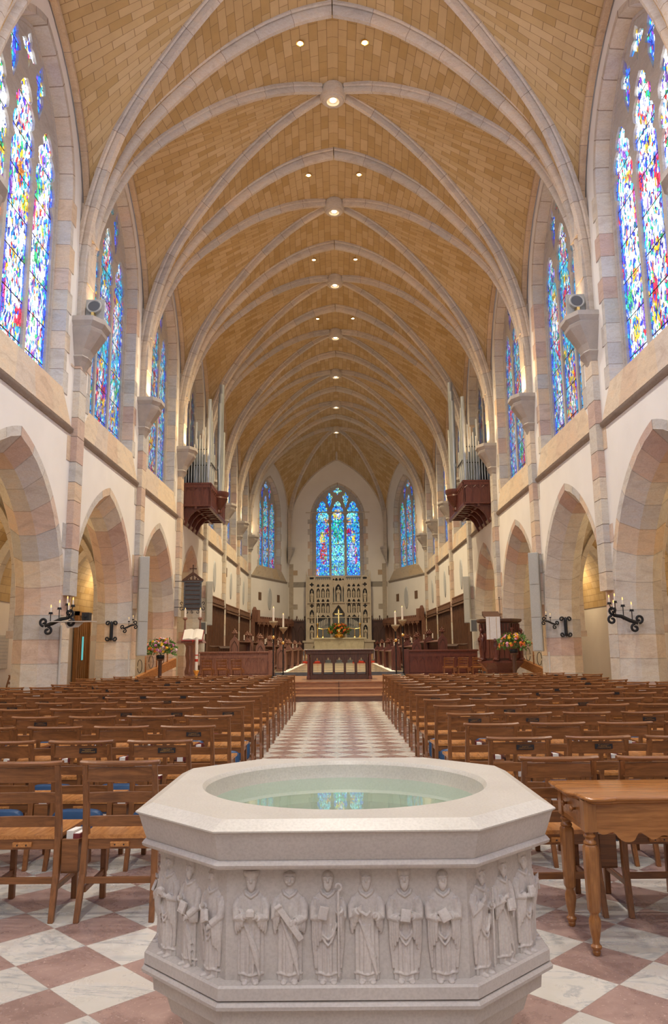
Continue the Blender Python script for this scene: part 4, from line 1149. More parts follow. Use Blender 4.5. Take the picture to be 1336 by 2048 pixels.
    if cape:
        for s in (-1, 1):
            for q in range(3):
                x = s*(.032+.0035*q); y = -.012+.012*q
                b.tube([(s*.030, y, .225), (x+s*.004, y, .17), (x+s*.002, y, .11), (x, y, .045+.014*q)], [.008, .0085, .0075, .004], 8)
        b.tube([(-.024, -.022, .165), (-.012, -.027, .135), (0, -.029, .124), (.012, -.027, .135), (.024, -.022, .165)], .004, 8)
        b.tube([(-.020, -.022, .145), (-.008, -.027, .118), (0, -.028, .108), (.008, -.027, .118), (.020, -.022, .145)], .004, 8)
    else:
        for q in range(4): b.tube([(-.028+.006*q, -.018, .20-.015*q), (-.010+.006*q, -.026, .15-.02*q), (.012+.004*q, -.026, .11-.025*q), (.022, -.020, .075-.018*q)], .0038, 8)
    # stole / hem
    b.tube([(-.006, -.023, .16), (-.006, -.024, .035)], .0035, 6); b.tube([(.007, -.023, .16), (.007, -.024, .035)], .0035, 6)
    b.tube([(.033*cos(t), .024*sin(t)-.001, .034+.002*sin(5*t)) for t in [pi+pi*i/12 for i in range(13)]], .0035, 6)
    # attributes
    if held in ('book', 'lowbook'):
        c = (H[0][0]+H[1][0])/2, H[0][1]-.004, (H[0][2]+H[1][2])/2+(.006 if held == 'book' else 0)
        T = Matrix.Translation(Vector(c)) @ Matrix.Rotation(radians(-28 if seed % 2 else 8), 4, 'Y') @ Matrix.Rotation(radians(-18), 4, 'X')
        b.T = T; b.box((0, 0, 0), (.026, .009, .032)); b.box((0, -.003, 0), (.018, .006, .022)); b.T = None
    elif held == 'scroll':
        b.T = Matrix.Translation((-.004, -.036, .178)) @ Matrix.Rotation(radians(-35), 4, 'Y'); b.box((0, 0, -.01), (.016, .010, .105)); b.tube([(-.009, -.003, .042), (.009, -.003, .042)], .006, 8); b.T = None
    elif held == 'crozier':
        x = .027; b.tube([(x, -.034, .03), (x, -.036, .25)], .0032, 8)
        b.tube([(x+.009*sin(a)*(1-.3*a/6), -.036, .262-.010*cos(a)*(1-.3*a/6)) for a in [i*.5 for i in range(11)]], .0035, 8)
        b.T = Matrix.Translation((-.012, -.040, .196)) @ Matrix.Rotation(radians(12), 4, 'Y'); b.box((0, 0, 0), (.024, .008, .034)); b.T = None
    elif held == 'cup':
        b.T = Matrix.Translation((0, -.042, .196)); b.box((0, 0, 0), (.022, .014, .015)); b.prism([(-.011, -.007), (.011, -.007), (.011, .007), (-.011, .007)], .0075, .013, sc=.5); b.T = None
    elif held == 'bless': b.tube([(.020, -.036, .03), (.020, -.037, .24)], .003, 8); b.tube([(-.014, -.034, .215), (-.014, -.034, .232)], .0025, 6)
    elif held == 'drape': b.tube([(-.018, -.036, .20), (0, -.038, .188), (.01, -.037, .20)], .005, 8)
    return b
FIGS = [('cap', True, 'cup', False), ('tonsure', False, 'scroll', False), ('bald', True, 'crozier', True), ('veil', True, 'drape', False), ('mitre', True, 'book', True), ('bald', True, 'book', True), ('crown', False, 'cup', True), ('mitre', True, 'bless', True), ('crown', True, 'lowbook', False), ('veil', False, 'lowbook', True)]
FDESC = ['bearded saint in a flat cap holding a small casket', 'tonsured saint holding a long unrolled scroll', 'bald bearded saint with crozier and book', 'veiled bearded saint gathering a robe', 'mitred saint holding a tilted book', 'bald bearded saint in a hooded cape with a book', 'crowned saint holding a small bowl', 'mitred saint raising a hand beside a staff', 'crowned bearded saint holding a low book', 'veiled saint holding a book']
FIGM = [remesh(saint(h, bd, hd, cp, seed=i), .00150, 1, 'saint_relief') for i, (h, bd, hd, cp) in enumerate(FIGS)]
def low_fig(i):
    h, bd, hd, cp = FIGS[i]; me = remesh(saint(h, bd, hd, cp, seed=i), .0045, 0, 'statue'); me.materials.clear(); me.materials.append(M['reredos']); return me
LOWF = [low_fig(i) for i in (0, 2, 4)]
for i, (c, z, h) in enumerate(stat):
    o = bpy.data.objects.new('statue', LOWF[i % 3]); COL.objects.link(o); o.parent = rer; o.location = (c, .12, z+.02); sc = h/.31
    o.scale = (sc, sc*.9, sc)

# ---------------- FONT
FX, FY, FS = .017, 3.075, .692
def octo(h, ch):   # half size, chamfer
    return [(h, -h+ch), (h, h-ch), (h-ch, h), (-h+ch, h), (-h, h-ch), (-h, -h+ch), (-h+ch, -h), (h-ch, -h)]
def oct_in(d): return octo(FS-d, .302-d*.586)
font = thing('baptismal_font', 'large octagonal carved stone font filled with water in the foreground', 'font', (FX, FY, 0))
def orings(lst, name, m_, **kw):
    b = MB(); b.rings([[Vector((x, y, z)) for x, y in oct_in(d)] for d, z in lst], cap=False); return b.build(name, m_, font, **kw)
# rim: top surface with round basin
b = MB(); NC = 96; Rb = .535
inner = [Vector((Rb*cos(2*pi*i/NC), Rb*sin(2*pi*i/NC)+.02, 1.0)) for i in range(NC)]
def ray_oct(a, d):
    best = 1e9; P = oct_in(d); dx, dy = cos(a), sin(a)
    for i in range(8):
        (x0, y0), (x1, y1) = P[i], P[(i+1) % 8]; ex, ey = x1-x0, y1-y0; den = dx*ey-dy*ex
        if abs(den) < 1e-9: continue
        t = (x0*ey-y0*ex)/den; u = (x0*dy-y0*dx)/den
        if t > 0 and -1e-6 <= u <= 1+1e-6: best = min(best, t)
    return best
def octring(d, z):
    angs = sorted(set([2*pi*i/NC for i in range(NC)])); P = oct_in(d); out = []
    pts = [Vector((ray_oct(a, d)*cos(a), ray_oct(a, d)*sin(a), z)) for a in angs]
    for (x, y) in P:   # snap the nearest ring vertex onto each corner
        i = min(range(len(pts)), key=lambda q: (pts[q].x-x)**2+(pts[q].y-y)**2); pts[i] = Vector((x, y, z))
    return pts
basin = [(Rb-.004, .996), (Rb-.012, .985), (Rb-.02, .95), (Rb-.035, .91), (Rb-.06, .875), (Rb-.11, .862), (Rb-.16, .858), (Rb-.17, .845), (Rb-.19, .80), (Rb-.24, .77), (.1, .765), (.002, .765)]
rr = [octring(0, .972), octring(0, .976), octring(.050, 1.0), inner]+[[Vector((r*cos(2*pi*i/NC), r*sin(2*pi*i/NC)+.02, z)) for i in range(NC)] for r, z in basin]
b.rings(rr, cap=False); o = b.build('rim', 'font_top', font, smooth=True, autos=18)
orings([(0, .972), (.010, .966), (.014, .955), (.020, .935), (.030, .905), (.036, .888), (.040, .886)], 'lip_moulding', 'font')
orings([(.040, .888), (.028, .884), (.022, .876), (.024, .868), (.034, .862), (.045, .860)], 'torus', 'fontfig', smooth=True, autos=50)
orings([(.045, .862), (.080, .858), (.080, .545)], 'body', 'font')
orings([(.08, .548), (.046, .546), (.040, .540), (.040, .508), (.05, .504)], 'figure_ledge', 'font')
orings([(.06, .506), (.038, .502), (.032, .494), (.034, .484), (.055, .480), (.062, .474), (.066, .468), (.070, .425), (.095, .420), (.105, .41), (.112, .39), (.125, .35), (.15, .33)], 'base_moulding', 'font')
b = MB()
def stem(h, z, r=6):
    P = octo(h, h*.586); return [Vector((x, y, z)) for x, y in P]
rs = [octo(FS-.12, .24)]
b.rings([[Vector((x, y, .333)) for x, y in octo(FS-.15, .302-.15*.586)], [Vector((x, y, .20)) for x, y in octo(.50, .24)], [Vector((x, y, .12)) for x, y in octo(.46, .24)], [Vector((x, y, .10)) for x, y in octo(.56, .26)], [Vector((x, y, 0)) for x, y in octo(.58, .27)]], cap=True)
b.build('pedestal', 'font', font)
wm = mat('font_water', (.62, .82, .70), .03); n_ = N(wm)
tr = n_.n('ShaderNodeBsdfTransparent'); tr.inputs[0].default_value = (.74, .92, .78, 1)
df = n_.n('ShaderNodeBsdfDiffuse'); df.inputs[0].default_value = (.60, .74, .60, 1)
m0_ = n_.n('ShaderNodeMixShader'); m0_.inputs[0].default_value = .30; n_.l(tr.outputs[0], m0_.inputs[1]); n_.l(df.outputs[0], m0_.inputs[2])
gl = n_.n('ShaderNodeBsdfGlossy'); gl.inputs[0].default_value = (1, 1, 1, 1); gl.inputs['Roughness'].default_value = .015
lw = n_.n('ShaderNodeFresnel'); lw.inputs[0].default_value = 1.33
mx = n_.n('ShaderNodeMixShader'); n_.l(lw.outputs[0], mx.inputs[0]); n_.l(m0_.outputs[0], mx.inputs[1]); n_.l(gl.outputs[0], mx.inputs[2])
n_.l(mx.outputs[0], n_.t.nodes['Material Output'].inputs['Surface']); M['water'] = wm
b = MB(); b.add([Vector(((Rb-.027)*cos(2*pi*i/64), (Rb-.027)*sin(2*pi*i/64)+.02, .932)) for i in range(64)], [tuple(range(64))]); o = b.build('water', 'water', font); o['label'] = 'still greenish water reflecting the east window'
b = MB(); b.lathe([(.03, 0), (.032, .004), (.02, .008), (.004, .008)], (.24, .12, .766), 16); b.build('drain', 'iron', font)
def put_fig(i, x, y, ang):
    o = bpy.data.objects.new('saint_relief', FIGM[i]); COL.objects.link(o); o.parent = font
    o.location = (x, y, .532); o.rotation_euler = (0, 0, ang); o.scale = (1.14, 1.05, 1.055); o['label'] = 'carved '+FDESC[i]
hf = FS-.078
for j in range(6): put_fig([0, 1, 2, 3, 4, 5][j], -.283+.1135*j, -hf+.010, 0)
for s in (-1, 1):
    c = FS-.078; ch = .302-.078*.586
    m0 = Vector((s*(c-ch/2), -(c-ch/2), 0)); d = Vector((s*1, 1, 0)).normalized()
    nin = Vector((-s, 1, 0)).normalized()
    for q, i in zip((-1, 0, 1), ((9, 8, 6) if s < 0 else (7, 8, 4))):
        p = m0+d*(q*.117)+nin*.010; put_fig(i, p.x, p.y, s*pi/4)
    for q in range(3): put_fig([9, 2, 7][q], s*(hf-.010), -.283+.14*q, s*pi/2)
# ---------------- CHAIRS
CW = .445
def chair(full=True, name='chair'):
    """ladder-back oak chair seen from behind; origin on the floor below the top rail; back faces -Y"""
    t = thing(name, '', 'chair')
    def P(name, mb, m_, bev=.004, par=None): return mb.build(name, m_, par or t, bevel=bev if full else 0)
    def post(s):
        b = MB(); x = s*(CW/2-.022); rs = []
        for z, y, xo, w_, d_ in ((0, -.015, .010, .030, .030), (.24, .055, .004, .036, .036), (.44, .075, 0, .038, .040), (.62, .055, 0, .034, .034), (.845, .0, 0, .030, .026)):
            rs.append([(x+s*xo+a*w_/2, y+c*d_/2, z) for a, c in ((-1, -1), (1, -1), (1, 1), (-1, 1))])
        b.rings([[Vector(p) for p in r] for r in rs]); return b
    def fleg(s):
        b = MB(); b.box((s*(CW/2-.03), .43, .21), (.034, .034, .42)); return b
    def slat(z, h, y, bow=.022, th=.014, w_=CW-.05):
        b = MB(); rs = []
        for i in range(9):
            u = -1+2*i/8; x = u*w_/2; yy = y+bow*(1-u*u)
            rs.append([Vector((x, yy-th/2, z-h/2+.006*(u*u))), Vector((x, yy+th/2, z-h/2+.006*u*u)), Vector((x, yy+th/2, z+h/2)), Vector((x, yy-th/2, z+h/2))])
        b.rings(rs); return b
    def rail():
        b = MB(); rs = []
        for i in range(11):
            u = -1+2*i/10; x = u*(CW/2+.008); yy = .004+.026*(1-u*u); z = .85+.010*abs(u)**3
            rs.append([Vector((x, yy-.022, z-.012)), Vector((x, yy+.022, z-.012)), Vector((x, yy+.024, z+.004)), Vector((x, yy+.014, z+.012)), Vector((x, yy-.014, z+.012)), Vector((x, yy-.025, z+.004))])
        b.rings(rs); return b
    def seat():
        b = MB(); nx, ny = 8, 8
        vs, fs = [], []
        for top in (1, 0):
            for j in range(ny+1):
                for i in range(nx+1):
                    u, v = -1+2*i/nx, j/ny; wd = (CW/2-.015)+.02*v
                    z = .452-.010*(1-u*u)*(1-((v-.45)/.55)**2) if top else .428
                    vs.append((u*wd, .055+v*.41, z))
        K = (nx+1)*(ny+1)
        for j in range(ny):
            for i in range(nx):
                a = j*(nx+1)+i; fs.append((a, a+1, a+nx+2, a+nx+1)); fs.append((K+a, K+a+nx+1, K+a+nx+2, K+a+1))
        for i in range(nx): fs.append((i, K+i, K+i+1, i+1)); a = ny*(nx+1)+i; fs.append((a, a+1, K+a+1, K+a))
        for j in range(ny): a = j*(nx+1); c = a+nx+1; fs.append((a, c, K+c, K+a)); a += nx; c += nx; fs.append((a, K+a, K+c, c))
        b.add(vs, fs); return b
    def frame():
        b = MB(); b.b2((-CW/2+.03, .062, .37), (CW/2-.03, .08, .43)); b.b2((-CW/2+.03, .42, .37), (CW/2-.03, .44, .43))
        for s in (-1, 1): b.b2((s*(CW/2-.035), .08, .37), (s*(CW/2-.02), .42, .43))
        return b
    def stretch(i):
        b = MB()
        if i == 0: b.b2((-CW/2+.03, .035, .19), (CW/2-.03, .053, .225))
        else: s = (-1, 1)[i-1]; b.hexa([(s*(CW/2-.03)-.009, .05, .14), (s*(CW/2-.03)+.009, .05, .14), (s*(CW/2-.03)+.009, .43, .14), (s*(CW/2-.03)-.009, .43, .14), (s*(CW/2-.03)-.009, .05, .17), (s*(CW/2-.03)+.009, .05, .17), (s*(CW/2-.03)+.009, .43, .17), (s*(CW/2-.03)-.009, .43, .17)])
        return b
    def bookbox():
        b = MB(); x0, x1 = CW/2+.003, CW/2+.100
        b.b2((x0, .062, .24), (x1, .075, .425)); b.b2((x0, .30, .24), (x1, .315, .40)); b.b2((x0, .062, .24), (x1, .315, .252))
        b.hexa([(x0, .075, .25), (x0+.01, .075, .25), (x0+.01, .3, .25), (x0, .3, .25), (x0, .075, .425), (x0+.01, .075, .425), (x0+.01, .3, .39), (x0, .3, .39)])
        b.hexa([(x1-.01, .075, .25), (x1, .075, .25), (x1, .3, .25), (x1-.01, .3, .25), (x1-.01, .075, .425), (x1, .075, .425), (x1, .3, .39), (x1-.01, .3, .39)])
        return b
    parts = [('top_rail', rail(), 'chair', .004), ('slat', slat(.786, .085, .012), 'chair', .003), ('slat', slat(.655, .062, .045), 'chair', .003), ('slat', slat(.520, .062, .062), 'chair', .003),
             ('seat', seat(), 'seat', 0), ('seat_frame', frame(), 'chair', .003), ('book_box', bookbox(), 'chair', .002)]
    parts += [('leg', post(s), 'chairv', .004) for s in (-1, 1)]+[('leg', fleg(s), 'chairv', .004) for s in (-1, 1)]+[('stretcher', stretch(i), 'chair', .002) for i in range(3)]
    blk = MB(); blk.b2((-.055, .045, .385), (.055, .064, .412))
    parts.append(('hanging_block', blk, 'seat', .003))
    if full:
        for nme, mb, m_, bv in parts:
            o = P(nme, mb, m_, bv)
            if nme == 'hanging_block':
                h = MB(); h.lathe([(.004, 0), (.0045, .003)], (-.026, 0, 0), 8); h.lathe([(.004, 0), (.0045, .003)], (.026, 0, 0), 8)
                q = h.build('screw_hole', 'black', o); q.rotation_euler = (radians(90), 0, 0); q.location = (0, .0445, .398)
    else:
        g = {}
        for nme, mb, m_, bv in parts:
            if nme in ('hanging_block', 'stretcher'): continue
            key = 'book_box' if nme == 'book_box' else 'seat' if nme == 'seat' else ('backrest' if nme in ('top_rail', 'slat') else 'frame')
            if key not in g: g[key] = MB(); g[key].mat = m_
            tgt = g[key]; o_ = len(tgt.v); tgt.v += mb.v; tgt.f += [tuple(i+o_ for i in f) for f in mb.f]; tgt.c += mb.c; tgt.mi += mb.mi
        for key, mb in g.items(): P(key, mb, mb.mat, 0)
    return t
CH = chair(True); bpy.context.view_layer.update(); CHS = snapshot(CH)
CL = chair(False); bpy.context.view_layer.update(); CLS = snapshot(CL)
used = {True: False, False: False}
# plaque with engraved lines
pm = MB(); pm.box((0, 0, 0), (.125, .003, .034)); pm_o = pm.build('memorial_plaque', ['black'])
pmesh = pm_o.data; bpy.data.objects.remove(pm_o)
tx = MB(); rndt = random.Random(2)
for r_, (wl, zl) in enumerate(((.078, .0095), (.045, .0032), (.085, -.003), (.095, -.0095))):
    x = -wl/2
    while x < wl/2:
        l_ = rndt.uniform(.004, .010); tx.box((x+l_/2, -.0018, zl), (l_, .0006, .0024)); x += l_+.0025
tx_o = tx.build('engraved_text', ['brass']); txmesh = tx_o.data; bpy.data.objects.remove(tx_o)
# books and kneelers
bk_m = []
for v in range(3):
    b = MB()
    if v < 2:
        b.b2((-.034, -.10, 0), (.034, .07, .005), mi=1); b.b2((-.034, -.10, .0), (-.029, .07, .21), mi=1); b.b2((.029, -.10, 0), (.034, .07, .21), mi=1); b.b2((-.029, .062, 0), (.029, .07, .21), mi=1)
        b.b2((-.028, -.096, .004), (.028, .062, .205-.01*v), mi=0)
    else:
        b.b2((-.04, -.09, 0), (.0, .07, .20), mi=0); b.b2((.002, -.10, 0), (.040, .07, .185), mi=1); b.b2((.006, -.095, .18), (.036, .07, .188), mi=0)
    o = b.build('hymn_book', ['paper', 'redbook']); bk_m.append(o.data); bpy.data.objects.remove(o)
kb = MB()
def cush(w_, h_, t_, n=6):
    rs = []
    for i in range(n+1):
        u = -1+2*i/n; k = max(0, 1-u**6)**.5; rs.append([Vector((w_/2*cos(a)*(abs(cos(a))**-.6 if abs(cos(a)) > .05 else 1)*.99, t_/2*u, h_/2*sin(a)*(abs(sin(a))**-.6 if abs(sin(a)) > .05 else 1))) * 1 for a in [2*pi*(j+.5)/20 for j in range(20)]])
        rs[-1] = [Vector((p.x*(.94+.06*k), p.y, p.z*(.90+.10*k))) for p in rs[-1]]
    return rs
kb.rings(cush(.36, .24, .06)); ko = kb.build('kneeler', 'bluevinyl', smooth=True, autos=50); kmesh = ko.data; bpy.data.objects.remove(ko)
ROWY = [4.67+1.03*r for r in range(15)]
CN = ['nearest the aisle', 'second from the aisle', 'third from the aisle', 'fourth from the aisle', 'fifth from the aisle', 'sixth from the aisle', 'seventh from the aisle', 'eighth from the aisle', 'beside the stone pier']
rnd = random.Random(11)
plaq = {(-1, 1, 0): 1, (-1, 1, 1): 1, (-1, 2, 0): 1, (-1, 3, 3): 1, (1, 1, 0): 1, (1, 1, 1): 1, (1, 3, 0): 1, (1, 3, 1): 1, (-1, 4, 0): 1, (-1, 4, 2): 1, (1, 4, 1): 1, (1, 3, 3): 1}
for r, y in enumerate(ROWY):
    for s in (-1, 1):
        for c in range(9):
            if c == 8 and not (12.4 < y < 14.9 or 17.4 < y < 19): continue
            x = s*(1.05+CW/2+.563*c)
            jx, jy, ja = rnd.uniform(-.002, .002), rnd.uniform(-.015, .015), rnd.uniform(-.010, .010)
            full = r < 7
            lab = 'oak ladder-back chair %s, %s row from the font, %s side' % (CN[c], ORD[r], SD[s])
            loc = (x+jx, y+jy, 0)
            nobox = s < 0 and c == 0
            if not used[full] and not nobox:
                o = CH if full else CL; used[full] = True; o.location = loc; o.rotation_euler = (0, 0, ja); o['label'] = lab; o['group'] = 'rows of oak chairs'
            else: o = dup(CHS if full else CLS, loc, ja, lab, 'rows of oak chairs', skip='book_box' if nobox else None)
            hasp = plaq.get((s, r, c)) or (r >= 5 and rnd.random() < .28) or (r in (3, 4) and rnd.random() < .15)
            if hasp:
                p = bpy.data.objects.new('memorial_plaque', pmesh); COL.objects.link(p); p.parent = o; p.location = (.045, .018, .795); p['label'] = 'small black plaque with fine gold lettering'
                if full: q = bpy.data.objects.new('engraved_text', txmesh); COL.objects.link(q); q.parent = p
            if r < 8 and c < 8 and not nobox and rnd.random() < .88:
                q = bpy.data.objects.new('hymn_book', rnd.choice(bk_m)); COL.objects.link(q)
                q.location = (x+jx+CW/2+.052, y+.19, .254); q.rotation_euler = (radians(-4), 0, 0)
                tag(q, 'pair of white-edged books in the box right of the chair %s, %s row %s side' % (CN[c].replace('nearest the', 'by the'), ORD[r], SD[s]) if False else 'hymn book in the rack beside chair %s, %s row, %s side' % (CN[c], ORD[r], SD[s]), 'book', 'hymn books in the chair racks')
            if 1 <= r < 6 and c < 8:
                q = bpy.data.objects.new('kneeler', kmesh); COL.objects.link(q)
                q.location = (x+jx, y+jy-.002, .285); q.rotation_euler = (radians(3), 0, ja)
                tag(q, 'blue kneeler cushion hanging behind the chair %s, %s row, %s side' % (CN[c], ORD[r], SD[s]), 'cushion', 'blue kneelers hanging on the chairs')

# ---------------- side table at the right
def catm(P, n=5):
    o_ = []
    for i in range(len(P)-1):
        p0, p1, p2, p3 = P[max(i-1, 0)], P[i], P[i+1], P[min(i+2, len(P)-1)]
        for k in range(n):
            t = k/n; o_.append(tuple(.5*((2*p1[j])+(-p0[j]+p2[j])*t+(2*p0[j]-5*p1[j]+4*p2[j]-p3[j])*t*t+(-p0[j]+3*p1[j]-3*p2[j]+p3[j])*t**3) for j in (0, 1)))
    return o_+[P[-1]]
tb = thing('side_table', 'carved oak side table with turned legs beside the font', 'table', (1.20, 4.03, 0))
def leg(x, y):
    b = MB()
    b.box((x, y, .655), (.062, .062, .15))
    prof = [(.030, .585), (.024, .578), (.022, .570), (.030, .562), (.031, .555), (.023, .548), (.022, .540), (.031, .530), (.032, .522), (.025, .515)]
    b.lathe(prof[::-1], (x, y, 0), 16)
    b.rings([[Vector((x+a*w_, y+c*w_, z)) for a, c in ((-1, -.6), (-.6, -1), (.6, -1), (1, -.6), (1, .6), (.6, 1), (-.6, 1), (-1, .6))] for w_, z in ((.024, .20), (.028, .21), (.031, .30), (.034, .48), (.033, .505), (.026, .516))])
    b.lathe([(.013, 0), (.018, .008), (.020, .020), (.018, .024), (.026, .036), (.027, .044), (.018, .054), (.017, .065), (.024, .10), (.030, .14), (.029, .165), (.022, .182), (.021, .19), (.025, .2)], (x, y, 0), 16)
    return b
for x, y in ((.055, .105), (.055, .515), (1.0, .105), (1.0, .515)): leg(x, y).build('leg', 'tablev', tb, smooth=True, autos=35)
o1 = [(-.005, .58), (-.02, .56), (-.022, .30), (-.015, .24), (.005, .20), (.018, .16), (.020, .10), (.030, .06), (.06, .035), (.12, .03), (.18, .045), (.24, .052)]
out0 = [(x, y) for x, y in o1]+[(1.06-x, y) for x, y in o1[::-1]]
out = catm(out0, 3)
def topring(off, z):
    return [Vector((.53+(x-.53)*(1-off/.55), .31+(y-.31)*(1-off/.28), z)) for x, y in out]
b = MB(); b.rings([topring(.022, .715), topring(.012, .722), topring(.012, .728), topring(.0, .735), topring(.0, .742), topring(.006, .748), topring(.012, .750)]); b.build('tabletop', 'table', tb, smooth=True, autos=40)
b = MB()
sc_ = [(.09, .58), (.12, .565), (.17, .575), (.20, .545), (.23, .53), (.27, .535), (.30, .575), (.33, .56), (.37, .54), (.42, .56), (.47, .548), (.53, .53)]
lo = catm(sc_+[(1.06-x, z) for x, z in sc_[::-1][1:]])
b.plate([[(.08, .72)]+lo+[(.98, .72)]], lambda u, v, w_: (u, w_, v), .085, .105); b.plate([[(.08, .72)]+lo+[(.98, .72)]], lambda u, v, w_: (u, w_, v), .52, .54)
b.b2((1.0, .12, .58), (1.02, .5, .72)); b.build('apron', 'table', tb, bevel=.002)
b = MB(); b.b2((.030, .14, .60), (.05, .485, .715)); dr = b.build('drawer', 'table', tb, bevel=.003)
b = MB(); b.b2((.036, .13, .575), (.052, .50, .72)); b.build('drawer_surround', 'tablev', tb)
for y in (.24, .39):
    b = MB(); b.T = Matrix.Translation((.03, y, .662)) @ Matrix.Rotation(radians(-90), 4, 'Y'); b.lathe([(.007, 0), (.007, .012), (.015, .018), (.016, .026), (.008, .031), (.002, .032)], n=14); b.build('knob', 'table', dr, smooth=True)

# ---------------- ORGAN CASES
def organ(s):
    root = thing('organ_case', 'mahogany organ case with metal pipes hanging on the %s wall' % SD[s], 'pipe organ', (s*5.58, 27.6, 6.6))
    X = lambda x: -s*x       # distance out from wall
    w_, dp = .98, 3.75
    def bx(b, x0, x1, y0, y1, z0, z1, mi=None): b.b2((X(x0), y0, z0), (X(x1), y1, z1), mi=mi)
    b = MB(); bx(b, 0, w_, 0, .06, 0, .88); bx(b, w_-.06, w_, 0, dp, 0, .88); bx(b, 0, w_, dp-.06, dp, 0, .88)
    bx(b, -.0, w_+.03, -.03, .1, .80, .88); bx(b, w_-.08, w_+.03, 0, dp+.03, .80, .88); bx(b, 0, w_+.02, -.02, .08, 0, .07); bx(b, w_-.06, w_+.02, 0, dp, 0, .07)
    b.build('casework', 'mahog', root, bevel=.01)
    b = MB()
    for i in range(3):
        x0 = .06+i*.31; bx(b, x0, x0+.03, -.02, 0, .07, .8); bx(b, x0+.27, x0+.30, -.02, 0, .07, .8); bx(b, x0-.002, x0+.302, -.026, 0.001, .70, .797)
        for q in (0, 1): b.tube([(X(x0+.04+q*.22), -.01, .60), (X(x0+.09+q*.12), -.01, .64), (X(x0+.15), -.01, .70)], .012, 5)
    for i in range(12):
        y0 = .06+i*.31; b.b2((X(w_), y0, .07), (X(w_+.02), y0+.03, .8)); b.b2((X(w_-.001), y0-.002, .70), (X(w_+.026), y0+.302, .797))
        for q in (0, 1): b.tube([(X(w_+.01), y0+.05+q*.2, .60), (X(w_+.01), y0+.15, .70)], .012, 5)
    b.build('panel_tracery', 'mahog', root)
    b = MB()
    for i in range(9): y0 = .12+i*.42; b.b2((X(.05), y0, -.05), (X(w_), y0+.07, .03))
    b.b2((X(.42), 0, -.08), (X(.50), dp, .0)); b.b2((X(w_-.07), 0, -.06), (X(w_+.01), dp, .0)); bx(b, 0, w_, 0, dp, .03, .05)
    b.build('floor_joist', 'mahog', root)
    for i in range(4):
        y0 = .15+i*.75; b = MB()
        pts = [(0, 0), (w_*.95, 0), (w_*.62, -.06), (w_*.40, -.16), (w_*.24, -.32), (w_*.15, -.50), (w_*.10, -.62), (w_*.05, -.70), (0, -.60)]
        b.plate([[(X(x), z) for x, z in pts]], lambda u, v, q, y0=y0: (u, y0+q, v), 0, .09); b.build('curved_bracket', 'mahog', root, bevel=.008)
    # round projecting tower
    b = MB(); cy = dp*.48; b.lathe([(.10, .06), (.14, .08), (.12, .18), (.10, .22), (.20, .32), (.30, .48), (.34, .60), (.36, .62), (.34, .68), (.40, .78), (.40, .88)], (X(w_+.02), cy, -.02), 20); b.build('pipe_tower_base', 'mahog', root, smooth=True, autos=35)
    # pipes
    def pipe(x, y, h, r, m_='pipe', z0=.88, square=False):
        b = MB()
        if square: b.box((X(x), y, z0+h/2), (2*r, 2*r, h)); 
        else:
            b.lathe([(r*.35, 0), (r, min(.9, h*.28)), (r, h), (r*.8, h), (r*.8, h-.05)], (X(x), y, z0), 14)
            zz_ = z0+min(.9, h*.28); b.box((X(x), y-r*.85, zz_+.05), (r*1.0, r*.5, .10))
        o = b.build('organ_pipe', m_, root, smooth=not square, autos=40); return o
    # near end: slender pipes across the end face
    for i in range(9): pipe(.06+.098*i, .10, [1.0, 1.15, 1.3, 1.5, 1.7, 1.85, 2.05, 2.15, 2.5][i], .026, z0=.85)
    # three large tower pipes and wooden pipes along the front
    for q, (dy, h, r) in enumerate(((-.2, 3.55, .082), (0.0, 4.0, .088), (.22, 4.45, .096))): pipe(w_+.05, cy+dy, h, r, z0=.84)
    for i in range(6): pipe(w_-.10, .14+.19*i, 3.2-.38*i, .072, 'pipewood' if i % 2 else 'pipe', square=(i % 2 == 1) and False)
    for i in range(6): pipe(w_-.10, dp-.15-.18*i, 2.9-.38*i, .07, 'pipewood')
    for i in range(7): pipe(.35, .4+.45*i, 2.4-.2*i, .05)
    b = MB()
    for z in (1.55, 2.15): b.b2((X(.03), .13, z), (X(.95), .15, z+.03))
    b.b2((X(w_-.02), .1, 1.62), (X(w_-.0), 1.3, 1.66)); b.build('pipe_rack', 'black', root)
    b = MB(); bx(b, .05, .30, .2, dp-.2, .9, 2.3); b.build('inner_chest', 'black', root)
    return root
for s in (-1, 1): organ(s)

# ---------------- hymn board
root = thing('hymn_board', 'dark gabled hymn board hanging on iron brackets by the left pier', 'hymn board', (-4.94, 26.4, 2.80))
b = MB(); b.b2((-.30, 0, .02), (.30, .05, .96)); b.b2((-.34, -.03, .96), (.34, .07, 1.01)); b.b2((-.33, -.02, 0), (.33, .06, .05)); 
for s in (-1, 1): b.b2((s*.25, -.025, .02), (s*.30, .0, .96))
b.build('board', 'bluelit_wood', root, bevel=.006)
b = MB()
for i in range(6): b.b2((-.25, -.03, .06+i*.152), (.25, -.012, .082+i*.152))
b.b2((-.25, -.03, .94), (.25, -.012, .96)); b.build('number_rail', 'dark', root)
b = MB(); b.plate([[(-.36, 1.0), (.36, 1.0), (.36, 1.04), (0, 1.31), (-.36, 1.04)], [(-.22, 1.04), (0, 1.21), (.22, 1.04)]], lambda u, v, w_: (u, w_, v), -.03, .06)
b.b2((-.025, 0, 1.04), (.025, .02, 1.2))
for x, z in ((0, 1.09), (-.12, 1.07), (.12, 1.07)): b.ball((x, .01, z), (.03, .02, .03), 8)
b.build('gable', 'dark', root)
b = MB(); b.b2((-.018, 0, 1.28), (.018, .03, 1.52)); b.b2((-.09, 0, 1.40), (.09, .03, 1.435))
for x, z in ((0, 1.53), (-.10, 1.417), (.10, 1.417)): b.ball((x, .015, z), (.03, .02, .03), 8)
b.build('cross', 'dark', root)
b = MB()
